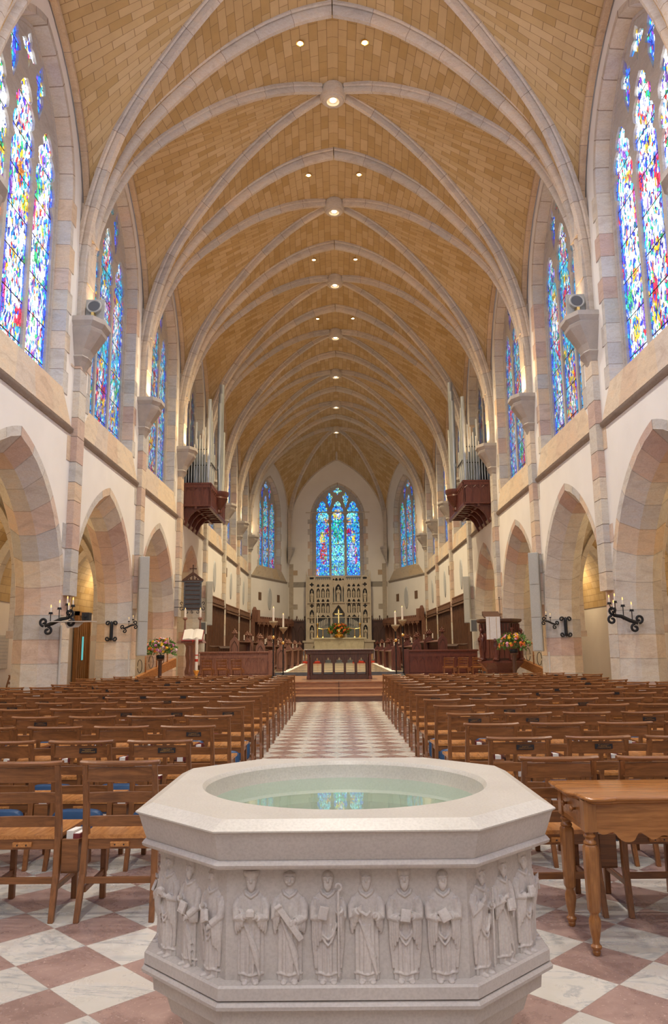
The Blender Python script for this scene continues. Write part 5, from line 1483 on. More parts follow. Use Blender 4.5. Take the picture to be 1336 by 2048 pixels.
for s in (-1, 1):
    b.tube(scroll(s*.36, .25, .06, -pi/2, .9, s), .012, 6); b.tube(scroll(s*.36, .05, .07, pi/2, .9, -s), .012, 6); b.tube(scroll(s*.18, -.06, .06, pi/2, 1, -s), .012, 6)
b.tube(scroll(0, -.06, .05, pi/2, 1, 1), .012, 6)
b.build('scroll_trim', 'iron', root)
for z in (.10, .98): b = MB(); b.b2((-.62, .02, z), (-.3, .04, z+.02)); b.build('wall_bracket', 'iron', root)

# ---------------- lectern with open book, left
root = thing('lectern', 'carved oak lectern with two candle arms carrying an open book', 'lectern', (-4.62, 24.7, .51))
b = MB(); b.lathe([(.42, 0), (.42, .08), (.34, .12), (.22, .16), (.18, .22)], n=6); b.lathe([(.12, .2), (.10, .5), (.12, .9), (.2, 1.12), (.26, 1.18)], n=6); b.build('pedestal', 'choir', root)
b = MB()
for i in range(3): b.plate([[(-.03, .2), (.24, .2), (.26, .3), (.2, .45), (.19, .62), (.24, .8), (.2, 1.1), (-.03, 1.1)]], lambda u, v, w_, a=i*2*pi/3+.5: (u*cos(a)-w_*sin(a), u*sin(a)+w_*cos(a), v), -.02, .02)
b.build('carved_fin', 'choir', root)
b = MB(); b.hexa([(-.42, -.28, 1.18), (.42, -.28, 1.18), (.42, .3, 1.18), (-.42, .3, 1.18), (-.36, -.26, 1.26), (.36, -.26, 1.26), (.16, .12, 1.62), (-.20, .12, 1.62)]); b.build('desk', 'choir', root, bevel=.01)
for s in (-1, 1):
    b = MB(); b.tube([(s*.24, .10, 1.3), (s*.24, .10, 1.75), (s*.24, .10, 1.92)], [.045, .03, .025], 8); b.lathe([(.03, 1.9), (.08, 1.94), (.075, 1.98), (.02, 2.0)], (s*.24, .1, 0), 10); st = b.build('candle_arm', 'choir', root)
    b = MB(); b.lathe([(.034, 1.98), (.034, 2.24), (.01, 2.25)], (s*.24, .1, 0), 10, mi=0); b.lathe([(.01, 2.25), (.013, 2.27), (.003, 2.30)], (s*.24, .1, 0), 6, mi=1); b.build('candle', ['white', 'flame'], st)
bko = thing('open_book', 'large open book with white pages lying on the left lectern', 'book', (-4.55, 24.45, 1.80))
b = MB()
for s in (-1, 1):
    b.rings([[Vector((s*u*.30, -.05, .012+.03*sin(pi*min(1, u*1.3))-.005)), Vector((s*u*.30, .24, .31+.03*sin(pi*min(1, u*1.3))))] for u in (0, .1, .3, .6, 1)], closed=False, cap=False)
    b.hexa([(0, -.05, -.02), (s*.3, -.05, -.02), (s*.3, .24, .28), (0, .24, .28), (0, -.05, .0), (s*.3, -.05, .0), (s*.3, .24, .30), (0, .24, .30)])
b.build('pages', 'paper', bko, smooth=False); b = MB(); b.hexa([(-.33, -.08, -.05), (.33, -.08, -.05), (.33, .27, .28), (-.33, .27, .28), (-.33, -.08, -.032), (.33, -.08, -.032), (.33, .26, .298), (-.33, .26, .298)]); b.build('cover', 'redbook', bko)
b = MB(); b.b2((.02, -.10, -.10), (.04, -.09, 0)); b.build('ribbon', 'redcush', bko)

# ---------------- stairs with handrails beside lectern (left) and pulpit (right)
def stair(s, label):
    root = thing('handrail_stair', label, 'stair', (s*5.15, 22.5, 0))
    X = lambda x: s*x
    b = MB(); b.hexa([(X(.45), -.6, .0), (X(.52), -.6, .0), (X(.52), 1.0, .0), (X(.45), 1.0, .0), (X(.45), -.6, .52), (X(.52), -.6, .52), (X(.52), 1.0, .85), (X(.45), 1.0, .85)])
    b.hexa([(X(.42), -.6, .42), (X(.55), -.6, .42), (X(-.35), .9, .95), (X(-.48), .9, .95), (X(.42), -.6, .66), (X(.55), -.6, .66), (X(-.35), .9, 1.22), (X(-.48), .9, 1.22)]); b.build('stringer', 'orange', root)
    pts = [(.5, -.6, .6), (.25, -.2, .72), (0, .2, .85), (-.25, .6, .98)]
    for x, y, z in pts:
        b = MB(); b.tube([(X(x), y, z), (X(x), y, z+.72)], .022, 8); b.lathe([(.02, 0), (.034, .02), (.02, .04)], (X(x), y, z+.35), 10); b.build('baluster', 'orange', root, smooth=True)
    b = MB(); b.tube([(X(.5), -.6, 1.32), (X(.25), -.2, 1.46), (X(0), .2, 1.58), (X(-.25), .6, 1.70)], .035, 8); b.build('handrail', 'orange', root)
    b = MB()
    for (x, y, z) in pts[:3]: b.tube([(X(x-.12+.07*cos(a)), y+.2, z+.4+.2*sin(a)) for a in [i*.5 for i in range(13)]], .01, 5)
    b.build('iron_scroll', 'iron', root)
    return root
o = stair(-1, 'orange oak stair with handrail rising behind the left flowers'); o = stair(1, 'orange oak pulpit stair with handrail rising beside the right pier')
bpy.data.objects['handrail_stair'].location = (-5.75, 24.7, 0); bpy.data.objects['handrail_stair.001'].location = (6.05, 24.3, 0)

# ---------------- pulpit, right
root = thing('pulpit', 'dark carved wooden pulpit on a stone foot at the right pier', 'pulpit', (4.98, 24.3, .35))
def oc(r, z, n=8, ph=pi/8): return [Vector((r*cos(ph+2*pi*i/n), r*sin(ph+2*pi*i/n), z)) for i in range(n)]
b = MB(); b.rings([oc(.72, 0), oc(.72, .2), oc(.60, .22), oc(.52, .34)]); b.build('stone_foot', 'hi_altar', root)
b = MB(); b.rings([oc(.45, .32), oc(.50, .45), oc(.66, .62), oc(.70, .66), oc(.70, .72), oc(.60, .74)]); b.build('base_moulding', 'mahog', root)
b = MB(); b.rings([oc(.60, .72), oc(.60, 1.86), oc(.66, 1.88), oc(.70, 1.92), oc(.70, 1.98), oc(.62, 1.99)]); b.build('body', 'dark', root)
b = MB()
for i in range(8):
    a0, a1 = pi/8+2*pi*i/8, pi/8+2*pi*(i+1)/8; p0, p1 = Vector((.61*cos(a0), .61*sin(a0), 0)), Vector((.61*cos(a1), .61*sin(a1), 0))
    for f0, f1, z0, z1 in ((.1, .5, .8, 1.55), (.54, .92, .8, 1.55)):
        q0, q1 = p0.lerp(p1, f0), p0.lerp(p1, f1); o_ = Vector((cos((a0+a1)/2), sin((a0+a1)/2), 0))*.02
        b.hexa([q0+Vector((0, 0, z0)), q1+Vector((0, 0, z0)), q1+o_+Vector((0, 0, z0)), q0+o_+Vector((0, 0, z0)), q0+Vector((0, 0, z1)), q1+Vector((0, 0, z1)), q1+o_+Vector((0, 0, z1)), q0+o_+Vector((0, 0, z1))])
    for f in (.2, .4, .6, .8):
        q0 = p0.lerp(p1, f); b.tube([(q0.x*1.03, q0.y*1.03, 1.62), (q0.x*1.03, q0.y*1.03, 1.84)], .022, 6)
b.build('carved_panel', 'mahog', root)
for i in (4, 5, 6, 7):
    a0 = pi/8+2*pi*i/8; o = bpy.data.objects.new('carved_figure', LOWF[i % 3].copy()); o.data.materials.clear(); o.data.materials.append(M['mahog']); COL.objects.link(o); o.parent = root
    o.location = (.64*cos(a0), .64*sin(a0), .74); o.rotation_euler = (0, 0, a0+pi/2); o.scale = (2.6, 2.6, 3.2)
b = MB(); b.hexa([(-.55, -.58, 2.0), (-.05, -.62, 2.0), (-.05, -.2, 2.1), (-.55, -.2, 2.1), (-.55, -.58, 2.03), (-.05, -.62, 2.03), (-.05, -.2, 2.22), (-.55, -.2, 2.22)]); b.build('bookrest', 'dark', root)
b = MB(); b.tube([(-.02, -.3, 2.0), (.0, -.25, 2.3), (-.02, -.3, 2.62)], .008, 6); b.ball((-.02, -.3, 2.64), .02, 8); b.build('microphone', 'black', root)
cl = thing('pulpit_fall', 'white embroidered cloth hanging over the front of the right pulpit', 'cloth', (4.66, 23.64, 1.70))
b = MB(); b.b2((-.20, -.02, 0), (.22, -.005, .68)); b.b2((-.20, -.02, .68), (.22, .28, .69)); b.build('linen', 'cloth', cl)
b = MB(); b.b2((-.11, -.024, 0), (-.10, -.02, .68)); b.b2((.10, -.024, 0), (.11, -.02, .68)); b.b2((-.2, -.023, .0), (.22, -.019, .012)); b.build('gold_stripe', 'brass', cl)

# ---------------- flowers
def flowers(x, y, z, R, label, stand=True, seed=0, sc=1.0, mats=('pink', 'pale', 'yellow', 'orangef', 'magenta'), loc_s=None):
    rnd = random.Random(seed)
    if stand:
        st = thing('flower_stand', 'dark wooden pedestal under the %s flower arrangement' % ('left' if x < 0 else 'right'), 'pedestal', (x, y, loc_s))
        b = MB(); h = z-loc_s; b.lathe([(.14, 0), (.13, .03), (.06, .06), (.055, h-.08), (.10, h-.04), (.13, h-.02), (.13, h)], n=8); b.build('column', 'dark', st)
    root = thing('flower_arrangement', label, 'flowers', (x, y, z+.001))
    b = MB(); b.lathe([(.10, 0), (.13, .05), (.11, .10)], n=12); b.build('bowl', 'iron', root)
    b = MB()
    for i in range(430):
        a, e = rnd.uniform(0, 2*pi), rnd.uniform(-.35, 1.2); d = Vector((cos(a)*cos(e), sin(a)*cos(e)*.8, sin(e)*.75)); q = d*R*rnd.uniform(.35, 1.0)+Vector((0, 0, .22*sc))
        t = d.cross(Vector((rnd.uniform(-1, 1), rnd.uniform(-1, 1), .3))).normalized(); l_ = rnd.uniform(.06, .13)*sc; w_ = l_*.30; u = (d+t*.6).normalized()
        b.add([q, q+u*l_*.5+t*w_, q+u*l_, q+u*l_*.5-t*w_], [(0, 1, 2, 3)])
    for i in range(14):
        a = rnd.uniform(0, 2*pi); e = rnd.uniform(.1, 1.3); d = Vector((cos(a)*cos(e), sin(a)*cos(e), sin(e)*.9)); b.tube([(0, 0, .1), d*R*.95+Vector((0, 0, .2*sc))], .004, 4)
    o = b.build('leaves', 'leaf', root, recalc=False); o['kind'] = 'stuff'
    for i in range(92):
        a = rnd.uniform(0, 2*pi); e = rnd.uniform(-.2, 1.35); d = Vector((cos(a)*cos(e), sin(a)*cos(e)*.85, sin(e)*.78)); q = d*R*rnd.uniform(.72, 1.02)+Vector((0, 0, .22*sc)); r = rnd.uniform(.028, .05)*sc
        b = MB()
        for k in range(6):
            f = 2*pi*k/6; t = d.orthogonal().normalized(); v = d.cross(t); p = q+(t*cos(f)+v*sin(f))*r*.6; b.ball(p, (r*.55, r*.55, r*.4), 6)
        b.ball(q+d*r*.3, r*.5, 6); b.build('blossom', mats[int(rnd.random()*len(mats))], root, smooth=True)
flowers(-5.30, 23.4, 1.24, .50, 'large pink, orange and yellow flower arrangement beside the left lectern', seed=3, loc_s=.34)
flowers(5.00, 22.5, 1.32, .44, 'large orange, pink and yellow flower arrangement before the right pulpit', seed=8, mats=('pink', 'orangef', 'yellow', 'orangef', 'pink'), loc_s=0)
flowers(.03, 52.0, 2.18, .70, 'low orange and red flower arrangement on the high altar', stand=False, seed=5, sc=1.8, mats=('orangef', 'red', 'yellow', 'orangef'), loc_s=0)

# ---------------- altar cross, candles
root = thing('altar_cross', 'golden cross standing behind the gilded vessel on the high altar', 'cross', (.03, 52.5, 2.50))
b = MB(); b.lathe([(.16, 0), (.10, .1), (.03, .3), (.025, .5)], n=12); b.build('foot', 'gold', root)
b = MB(); b.b2((-.03, -.02, .45), (.03, .02, 1.55)); b.b2((-.26, -.02, 1.22), (.26, .02, 1.27)); 
for x, z in ((-.27, 1.245), (.27, 1.245), (0, 1.56)): b.ball((x, 0, z), (.06, .03, .06), 8)
b.build('cross_arm', 'gold', root)
root = thing('gilded_vessel', 'shining stepped golden vessel in the middle of the high altar', 'vessel', (.04, 51.6, 2.17))
b = MB(); b.lathe([(.42, 0), (.42, .06), (.26, .10), (.30, .2), (.24, .26), (.16, .30), (.18, .34), (.10, .40), (.08, .46), (.05, .52), (.01, .58)], n=24); b.build('cover', 'gold', root, smooth=True, autos=40)
for s in (-1, 1):
    root = thing('altar_candlestick', 'tall brass candlestick with long candle at the %s end of the high altar' % SD[s], 'candlestick', (.03+s*1.40, 51.6, 2.17))
    b = MB(); b.lathe([(.12, 0), (.10, .05), (.04, .12), (.05, .3), (.03, .34), (.05, .55), (.03, .6), (.05, .85), (.09, .93), (.03, .96)], n=12); b.build('stick', 'gold', root, smooth=True)
    b = MB(); b.lathe([(.03, .96), (.028, 1.62), (.005, 1.66)], n=10); b.build('candle', 'white', root)
    root = thing('branched_candlestick', 'brass candelabrum with seven slanting candles, %s on the altar' % SD[s], 'candelabrum', (.03+s*1.05, 51.75, 2.17))
    b = MB(); b.lathe([(.10, 0), (.05, .08), (.025, .2), (.03, .5), (.02, .6)], n=10); b.tube([(-.36, 0, .62), (0, 0, .56), (.36, 0, .62)], .015, 6); b.build('branches', 'brass', root)
    for i in range(7):
        x = (i-3)*.105; z = .62+(.05*(i) if s < 0 else .05*(6-i)); b = MB(); b.lathe([(.018, z), (.018, z+.36), (.004, z+.38)], (x, 0, 0), 8); b.tube([(x, 0, .6), (x, 0, z)], .008, 5); b.build('candle', 'white', root)

# ---------------- tall iron torches
for x, y, zt, lab in ((-2.23, 26.9, 2.93, 'tall black iron torch with candle, left of the altar, nearer the chairs'), (-1.97, 28.0, 2.75, 'tall black iron torch with bluish candle, closest left of the altar'), (2.04, 28.0, 2.80, 'tall black iron torch with candle, closest right of the altar'), (2.32, 28.3, 2.99, 'tallest black iron torch with candle, right of the altar by the screen')):
    root = thing('floor_torch', lab, 'candle stand', (x, y, .51), group='tall iron torches around the altar')
    h = zt-.51; b = MB(); b.lathe([(.16, 0), (.15, .03), (.03, .07), (.022, .2), (.022, h-.72)], n=8)
    for z in (.5, .9, 1.3): b.lathe([(.022, z), (.034, z+.02), (.022, z+.04)], n=8)
    b.build('pole', 'iron', root)
    b = MB(); b.lathe([(.02, h-.74), (.05, h-.66), (.13, h-.58), (.155, h-.50), (.145, h-.50), (.06, h-.55)], n=14); b.build('drip_bowl', 'lampglass', root, smooth=True)
    b = MB(); b.lathe([(.036, h-.56), (.034, h-.06), (.02, h-.04)], n=12, mi=0); b.lathe([(.012, h-.05), (.016, h-.02), (.003, h)], n=8, mi=1); b.build('candle', ['white', 'flame'], root)
    b = MB(); b.ball((0, -.03, h-1.05), (.05, .02, .06), 8); b.build('medallion', 'brass', root)
root = thing('paschal_candle', 'tall thick white candle on a brass stand before the lectern', 'candle', (-4.33, 24.0, .51))
b = MB(); b.lathe([(.12, 0), (.11, .03), (.04, .06), (.05, .25), (.09, .34), (.10, .36), (.04, .37)], n=12); b.build('stand', 'brass', root, smooth=True)
b = MB(); b.lathe([(.045, .36), (.045, 1.35), (.01, 1.36)], n=14); b.build('candle', 'white', root); b = MB(); b.lathe([(.05, .80), (.05, .83)], n=12); b.lathe([(.05, .62), (.05, .70)], n=12); b.build('painted_band', 'redcush', root)

# ---------------- choir screens
def panels(b, x0, x1, n, z0, z1, y, s=-1):
    w_ = (x1-x0)/n
    for i in range(n):
        a = x0+i*w_; c = a+w_/2; hw = w_*.32
        b.b2((a, y-.015, z0), (a+w_*.14, y, z1)); b.b2((a+w_*.86, y-.015, z0), (a+w_, y, z1)); b.b2((a, y-.019, z1-.10), (a+w_, y+.001, z1+.002)); b.b2((a, y-.019, z0-.002), (a+w_, y+.001, z0+.05))
        for q in (-1, 1): b.tube([(c+q*hw*1.05, y-.008, z1-.30), (c+q*hw*.95, y-.008, z1-.22), (c+q*hw*.45, y-.008, z1-.18), (c, y-.008, z1-.11)], .012, 5)
for s, m_, lab in ((-1, 'choir', 'low lit-toned oak panelled screen in front of the left choir stalls'), (1, 'mahog', 'low dark oak panelled screen in front of the right choir stalls')):  # left screen gets the lighter wood, its light put into the colour
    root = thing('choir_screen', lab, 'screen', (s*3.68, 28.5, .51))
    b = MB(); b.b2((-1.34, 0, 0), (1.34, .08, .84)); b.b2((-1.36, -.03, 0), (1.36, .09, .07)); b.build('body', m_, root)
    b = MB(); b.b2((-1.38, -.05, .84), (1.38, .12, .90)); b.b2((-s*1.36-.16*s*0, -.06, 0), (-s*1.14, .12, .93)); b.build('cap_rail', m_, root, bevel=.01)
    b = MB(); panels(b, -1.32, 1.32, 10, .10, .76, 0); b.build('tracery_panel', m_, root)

# ---------------- choir stalls: desks with poppyhead ends
popm = None
def poppy(m_):
    b = MB(); b.ball((0, 0, .04), (.06, .05, .04), 8)
    for i in range(7):
        a = 2*pi*i/7; b.ball((.085*cos(a), .06*sin(a), .11), (.045, .04, .035), 7)
    for i in range(5):
        a = 2*pi*i/5; b.ball((.05*cos(a), .04*sin(a), .17), (.035, .03, .04), 7)
    b.ball((0, 0, .23), (.03, .03, .05), 7); return b
def stall_row(s, x, y0, y1, z, h, m_, label, seats=True):
    root = thing('choir_stall', label, 'choir stall', (s*x, y0, z), group='choir stall desks on both sides of the chancel')
    ln = y1-y0; mats_ = m_
    for yy in (0, ln-.08):
        b = MB(); w_ = .36
        pts = [(-w_/2, 0), (w_/2, 0), (w_/2, h-.34), (w_/2-.02, h-.24), (w_*.28, h-.17), (w_*.10, h-.10), (0, h), (-w_*.10, h-.10), (-w_*.28, h-.17), (-w_/2+.02, h-.24), (-w_/2, h-.34)]
        b.plate([pts], lambda u, v, q, yy=yy: (u, yy+q, v), 0, .08)
        e = b.build('bench_end', m_, root, bevel=.008)
        b = MB(); hh = .12
        for q in (-1, 1): b.tube([(q*hh, yy-.008, .12), (q*hh, yy-.008, h-.50), (q*hh*.7, yy-.008, h-.36), (0, yy-.008, h-.24)], .010, 5)
        b.tube([(-hh, yy-.008, .12), (hh, yy-.008, .12)], .01, 5); b.build('arched_moulding', 'dark', e)
        b = poppy(m_); b.T = None; o = b.build('poppyhead', m_, e, smooth=True); o.location = (0, yy+.04, h-.06)
    b = MB(); b.b2((-.06, .08, 0), (-.02, ln-.08, h-.36)); b.hexa([(-.18, .08, h-.36), (.18, .08, h-.28), (.18, ln-.08, h-.28), (-.18, ln-.08, h-.36), (-.18, .08, h-.33), (.18, .08, h-.25), (.18, ln-.08, h-.25), (-.18, ln-.08, h-.33)]); b.build('desk', m_, root)
    return root
wood = {-1: 'choir', 1: 'mahog'}
RW_ = ['back', 'middle', 'front']; SEC = ['nearest', 'middle', 'farthest']
for s in (-1, 1):
    for ri, (x, z, h) in enumerate(((4.0, .90, 1.15), (3.0, .76, 1.10), (2.2, .64, 1.05))):
        for si, (y0, y1) in enumerate(((30.2, 34.4), (35.2, 39.4), (40.2, 44.6))):
            zz0 = z
            stall_row(s, x, y0, y1, zz0, h, wood[s] if s > 0 or ri < 2 else 'choir', '%s row of carved choir stall desks on the %s, %s section' % (RW_[ri], SD[s], SEC[si]))
    b = MB(); b.b2((s*2.6, 29.4, .64), (s*3.5, 46, .76)); o = b.build('stall_platform', 'dark'); tag(o, 'low dark wooden platform under the middle row of the %s choir stalls' % SD[s], 'platform')
    b = MB(); b.b2((s*3.5, 29.6, .64), (s*5.5, 46, .90)); o = b.build('stall_platform', 'dark'); tag(o, 'higher dark wooden platform under the back row of the %s choir stalls' % SD[s], 'platform')
    # candles in glass on the desks
    cc = None
    for i in range(12):
        y = 31+i*1.15; x = (2.2, 3.0, 4.0)[i % 3]; zt = (.64+.80, .76+.85, .90+.90)[i % 3]
        if cc is None:
            r = thing('desk_candle', '', 'candle', (s*x, y, zt)); b = MB(); b.lathe([(.05, 0), (.05, .02), (.015, .03), (.015, .08)], n=8); b.build('holder', 'iron', r); b = MB(); b.lathe([(.022, .07), (.022, .26), (.005, .28)], n=8); b.build('candle', 'white', r); bpy.context.view_layer.update(); cc = snapshot(r)
        else: r = dup(cc, (s*x, y, zt))
        r['label'] = 'small white candle standing on the %s choir desks, %s from the nave' % (SD[s], ORD[i]); r['group'] = 'candles on the choir desks'
    # wall panelling
    for k in (3, 4, 5):
        y0, y1 = D(k)+.32, D(k+1)-.32; x = 5.55
        if k == 3: y0 = 32.9
        top = 3.40 if k > 3 else 3.52
        root = thing('stall_panelling', 'dark carved wall panelling with pierced cresting, %s choir wall, %s bay' % (SD[s], ('nearest', 'middle', 'farthest')[k-3]), 'panelling', (s*x, y0, .90))
        ln = y1-y0; H = top-.90
        b = MB(); b.b2((-.03, 0, 0), (.04, ln, H)); b.build('back_panel', 'brownoak', root)
        b = MB(); n = int(ln/.33)
        for i in range(n+1):
            y = ln*i/n; b.b2((-s*.09, y-.03, 0), (0, y+.03, H))
            if i < n:
                c = y+ln/n/2; 
                for q in (-1, 1): b.tube([(-s*.05, c+q*ln/n*.4, H-.45), (-s*.05, c+q*ln/n*.25, H-.33), (-s*.05, c, H-.22)], .015, 5)
        b.build('mullion', 'brownoak', root)
        b = MB(); b.b2((-s*.16, 0, H-.16), (0, ln, H-.08)); b.b2((-s*.13, 0, H-.02), (0, ln, H+.03))
        i = 0
        while i*.2 < ln-.1:
            y = i*.2+.05; b.b2((-s*.10, y, H-.1), (-s*.06, y+.03, H+.02)); b.prism([(-s*.12, y-.03), (-s*.04, y-.03), (-s*.04, y+.07), (-s*.12, y+.07)], H+.03, H+.22, sc=.3, c=(-s*.08, y+.02)); b.ball((-s*.08, y+.02, H+.24), (.04, .04, .05), 6); i += 1
        b.build('cresting', 'brownoak', root)
        root = thing('bench_seat', 'dark wall bench with curved armrests, %s choir wall, %s bay' % (SD[s], ('nearest', 'middle', 'farthest')[k-3]), 'bench', (s*5.2, y0, .901))
        b = MB(); b.b2((-.22, 0, .36), (.22, ln, .42)); b.b2((-.2, .02, 0), (.15, ln-.02, .05)); b.build('seat', 'dark', root)
        b = MB()
        for i in range(n+1): y = ln*i/n; b.tube([(-s*.28, y, .62), (-s*.2, y, .70), (0, y, .68), (s*.2, y, .72)], .035, 6); b.tube([(-s*.24, y, .0), (-s*.22, y, .42), (-s*.2, y, .66)], .03, 6)
        b.build('armrest', 'dark', root)
    # canted wall canopied stalls
    p0 = Vector((s*(W-.12), YA+.3, 0)); p1 = Vector((s*(XA+.05), YE-.35, 0)); dv = (p1-p0); ln = dv.length; a = atan2(dv.y, dv.x)
    root = thing('canopied_stall', 'row of tall carved canopied stalls on the angled wall %s of the altar' % SD[s], 'choir stall', (p0.x, p0.y, 1.04), a)
    sg = 1 if s < 0 else 1
    inn = -1 if s < 0 else 1      # towards the room in local y
    b = MB(); b.b2((0, 0, -.1), (ln, inn*.06, 2.5)); b.build('back_panel', 'dark', root)
    b = MB(); b.b2((0, 0, 2.1), (ln, inn*.5, 2.3)); 
    n = 9
    for i in range(n+1): x = ln*i/n; b.b2((x-.03, 0, 0), (x+.03, inn*.3, 2.1)); 
    for i in range(n):
        x = ln*(i+.5)/n; b.plate([[(x-.28, 2.1), (x-.26, 1.95), (x-.12, 2.02), (x, 1.8), (x+.12, 2.02), (x+.26, 1.95), (x+.28, 2.1)]], lambda u, v, q: (u, q, v), inn*.44, inn*.48)
    b.build('canopy', 'choir', root)
    b = MB()
    for i in range(n*2):
        x = ln*(i+.5)/(n*2); b.ball((x, inn*.4, 2.38), (.09, .04, .10), 7)
    b.b2((0, inn*.1, 2.29), (.35, inn*.5, 2.85)); b.b2((0, inn*.36, 2.28), (ln, inn*.44, 2.34))
    for x in (.05, .18, .3): b.prism([(x-.04, inn*.1), (x+.04, inn*.1), (x+.04, inn*.3), (x-.04, inn*.3)], 2.84, 3.05, sc=.2, c=(x, inn*.2))
    b.build('cresting', 'choir', root)
    # east wall panelling
    root = thing('east_panelling', 'dark pointed-arch wood panelling %s of the reredos' % SD[s], 'panelling', (s*2.9, YE-.10, 1.04))
    b = MB(); b.b2((-.58, 0, 0), (.58, .08, 2.35)); b.build('back_panel', 'dark', root)
    b = MB()
    for x in (-.55, 0, .55): b.b2((x-.04, -.04, 0), (x+.04, 0, 2.5)); b.ball((x, -.02, 2.6), (.05, .04, .10), 7)
    for c in (-.28, .28):
        for q in (-1, 1): b.tube([(c+q*.2, -.02, .2), (c+q*.2, -.02, 1.6), (c+q*.1, -.02, 1.85), (c, -.02, 1.98)], .02, 5)
    b.b2((-.58, -.06, 2.28), (.58, .08, 2.38))
    for i in range(9): x = -.52+i*.13; b.prism([(x-.04, -.03), (x+.04, -.03), (x+.04, .02), (x-.04, .02)], 2.38, 2.5, sc=.3, c=(x, 0))
    b.build('cresting', 'dark', root)
    # communion rail with red cushions
    root = thing('communion_rail', 'low oak communion rail on the %s before the sanctuary' % SD[s], 'rail', (s*1.75, 45.6, .64))
    b = MB(); b.b2((-.95, 0, .72), (.95, .10, .78)); b.build('handrail', 'orange', root)
    b = MB()
    for i in range(6): x = -.9+i*.36; b.b2((x-.03, .02, 0), (x+.03, .08, .72))
    b.build('baluster', 'orange', root)
    o = thing('red_kneeler', 'long red kneeling cushion below the %s communion rail' % SD[s], 'cushion', (s*1.75, 45.35, .64))
    b = MB(); b.b2((-.95, -.14, .0), (.95, .14, .12)); b.build('cushion', 'redcush', o, bevel=.03)
# medallions and vents on chancel walls
md = MB(); md.lathe([(.005, .05), (.9, .05), (.95, .03), (1, 0)], n=28); mdo = md.build('oval_medallion', 'greystone'); mm_ = mdo.data; bpy.data.objects.remove(mdo)
def medal(p, nrm, w_, h_, label):
    o = bpy.data.objects.new('oval_medallion', mm_); COL.objects.link(o); z = Vector(nrm).normalized(); x = Vector((0, 0, 1)).cross(z).normalized()
    o.matrix_world = Matrix.Translation(p) @ Matrix((x, Vector((0, 0, 1)), z)).transposed().to_4x4() @ Matrix.Diagonal((w_, h_, .8, 1)); tag(o, label, 'medallion', 'grey pointed medallions on the chancel walls')
def vent(p, nrm, w_, h_, label):
    z = Vector(nrm).normalized(); x = Vector((0, 0, 1)).cross(z).normalized(); b = MB(); b.T = Matrix.Translation(p) @ Matrix((x, Vector((0, 0, 1)), z)).transposed().to_4x4()
    b.b2((-w_, -h_, 0), (w_, h_, .02)); o = b.build('air_vent', 'vent'); tag(o, label, 'vent', 'brown vents on the chancel walls')
for s in (-1, 1):
    for k in (3, 4, 5):
        yc = D(k)+L/2
        medal((s*(W-.001), yc+.1, 4.75), (-s, 0, 0), .34, .72, 'grey pointed oval medallion on the %s chancel wall, %s bay' % (SD[s], ('nearest', 'middle', 'farthest')[k-3]))
        if k > 3: vent((s*(W-.001), yc-1.55, 5.3), (-s, 0, 0), .17, .22, 'small brown vent on the %s chancel wall, %s bay' % (SD[s], ('', 'nearer', 'farther')[k-3]+''))
    p0 = Vector((s*W, YA-.02, 0)); p1 = Vector((s*XA, YE, 0)); dv = (p1-p0).normalized(); nv = Vector((-dv.y, dv.x, 0)); nv = -nv if nv.x*s > 0 else nv; mid = (p0+p1)/2+nv*.002
    medal(mid+Vector((0, 0, 4.75)), nv, .34, .75, 'grey pointed oval medallion on the angled wall %s of the altar' % SD[s])
    for q, nm in ((-1.6, 'nearer'), (1.5, 'farther')): vent(mid+dv*q+Vector((0, 0, 4.85)), nv, .22, .25, 'small brown vent on the angled %s wall, %s one' % (SD[s], nm))
# ---------------- small chairs by the screens
for s, xs in ((-1, (-4.45, -3.95, -3.45)), (1, (3.72, 4.2, 4.68))):
    for i, x in enumerate(xs):
        o = dup(CLS, (x, 26.6, .51), 0, 'small oak chair in front of the %s choir screen, %s from the middle' % (SD[s], (['third', 'second', 'first'] if s < 0 else ['first', 'second', 'third'])[i]), 'small chairs before the choir screens'); o.scale = (.78, .78, .74)
# ---------------- aisle details
b = MB()
root = thing('oak_door', 'tall oak door with a narrow stained glass slit in the left aisle', 'door', (-9.55, 28.4, 0), group=None)
b = MB(); b.b2((0, -.0, 0), (.08, 1.25, 2.75)); b.build('leaf', 'door', root)
b = MB()
for i in range(6): b.b2((.08, i*.22, 0), (.10, i*.22+.02, 2.75))
b.b2((0, -.12, 0), (.14, 0, 2.9)); b.b2((0, 1.25, 0), (.14, 1.37, 2.9)); b.b2((0, -.12, 2.75), (.14, 1.37, 2.9)); b.build('frame', 'door', root)
b = MB(); b.b2((.085, .55, 1.15), (.105, .68, 2.0)); cyg = emis('coloured_pane', (.1, .5, .55), .8); M['cyg'] = cyg; b.build('glass_slit', 'cyg', root)
root = thing('memorial_tablet', 'grey inscribed marble tablet on the left aisle wall', 'tablet', (-9.60, 22.35, 1.0))
b = MB(); b.b2((0, -.4, 0), (.04, .4, .95)); b.build('slab', 'tablet', root, bevel=.01)
b = MB()
for i in range(8):
    y = -.3+rnd.uniform(0, .08)
    while y < .28: l_ = rnd.uniform(.03, .08); b.b2((.04, y, .85-i*.1), (.043, y+l_, .88-i*.1)); y += l_+.02
b.build('inscription', 'greystone', root)
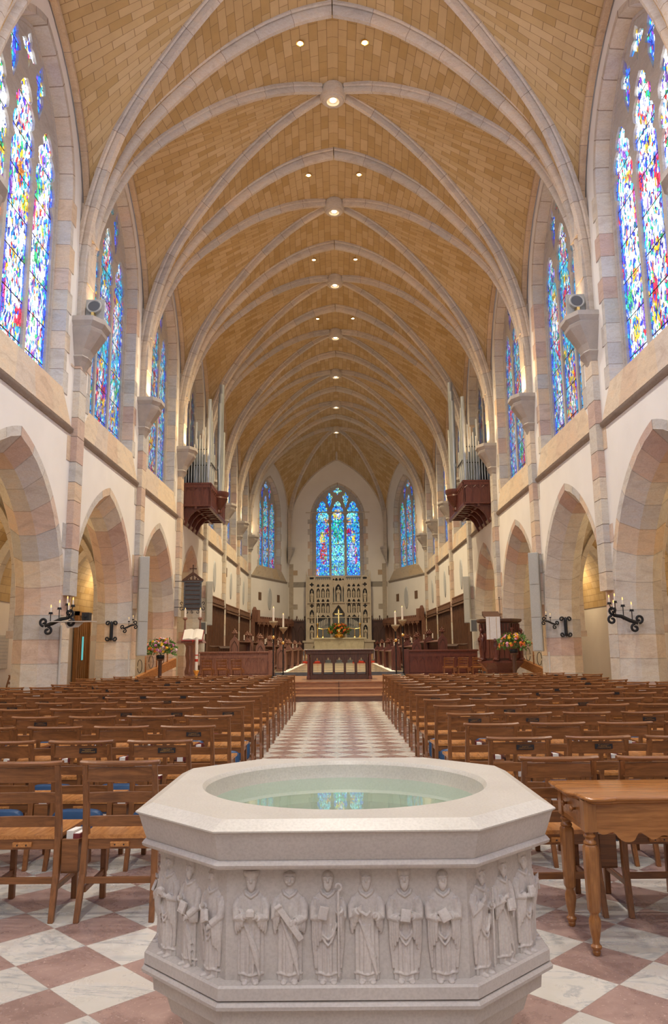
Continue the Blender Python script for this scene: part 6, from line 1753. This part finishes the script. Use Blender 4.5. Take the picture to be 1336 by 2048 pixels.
root = thing('picture_panel', 'golden brown wooden panel on the left aisle wall', 'panel', (-9.60, 23.7, 1.0))
b = MB(); b.b2((0, -.35, 0), (.05, .35, 1.25)); b.build('panel', 'door', root, bevel=.01)
for i, y in enumerate((20.6, 21.25, 21.9)):
    o = dup(CLS, (-8.75+.0*i, y+.6, 0), radians(90), 'oak chair against the left aisle wall, %s' % ('nearest', 'middle one', 'farthest')[i], 'chairs in the left aisle')
# wrought iron gate, right aisle
root = thing('iron_gate', 'black wrought iron scrollwork gate in the right aisle', 'gate', (8.35, 22.5, 0))
b = MB(); b.b2((-.5, 0, 0), (-.46, .04, 2.45)); b.b2((.46, 0, 0), (.5, .04, 2.45)); b.b2((-.5, 0, .1), (.5, .04, .14)); b.b2((-.5, 0, 2.1), (.5, .04, 2.14)); b.build('frame', 'iron', root)
b = MB()
for c in (-.3, 0, .3):
    for z in (.45, 1.1, 1.75):
        for q in (-1, 1): b.tube([p+Vector((0, .02, 0)) for p in scroll(c+q*.06, z+q*.13, .10, -q*pi/2, .9, q)], .012, 5)
for x in (-.2, .12): b.b2((x, .01, .1), (x+.02, .03, 2.4))
b.build('scrollwork', 'iron', root)
root = thing('hanging_lantern', 'dark iron lantern hanging from a bracket in the right aisle arch', 'lantern', (7.95, 21.4, 3.35))
b = MB(); b.b2((-.5, -.01, .02), (.6, .01, .05)); b.tube([p for p in scroll(-.1, .18, .1, -pi/2, 1, 1)], .014, 5); b.build('bracket', 'iron', root); b = MB(); b.lathe([(.08, -.1), (.10, .0), (.10, .3), (.02, .42)], (.15, 0, .15), 6); b.build('lantern', 'iron', root)
root = thing('hanging_lantern', 'dark iron lantern hanging from a bracket in the left aisle arch', 'lantern', (-7.95, 21.4, 3.35))
b = MB(); b.b2((-.6, -.01, .02), (.5, .01, .05)); b.tube([p for p in scroll(.1, .18, .1, -pi/2, 1, 1)], .014, 5); b.build('bracket', 'iron', root); b = MB(); b.lathe([(.08, -.1), (.10, .0), (.10, .3), (.02, .42)], (-.15, 0, .15), 6); b.build('lantern', 'iron', root)
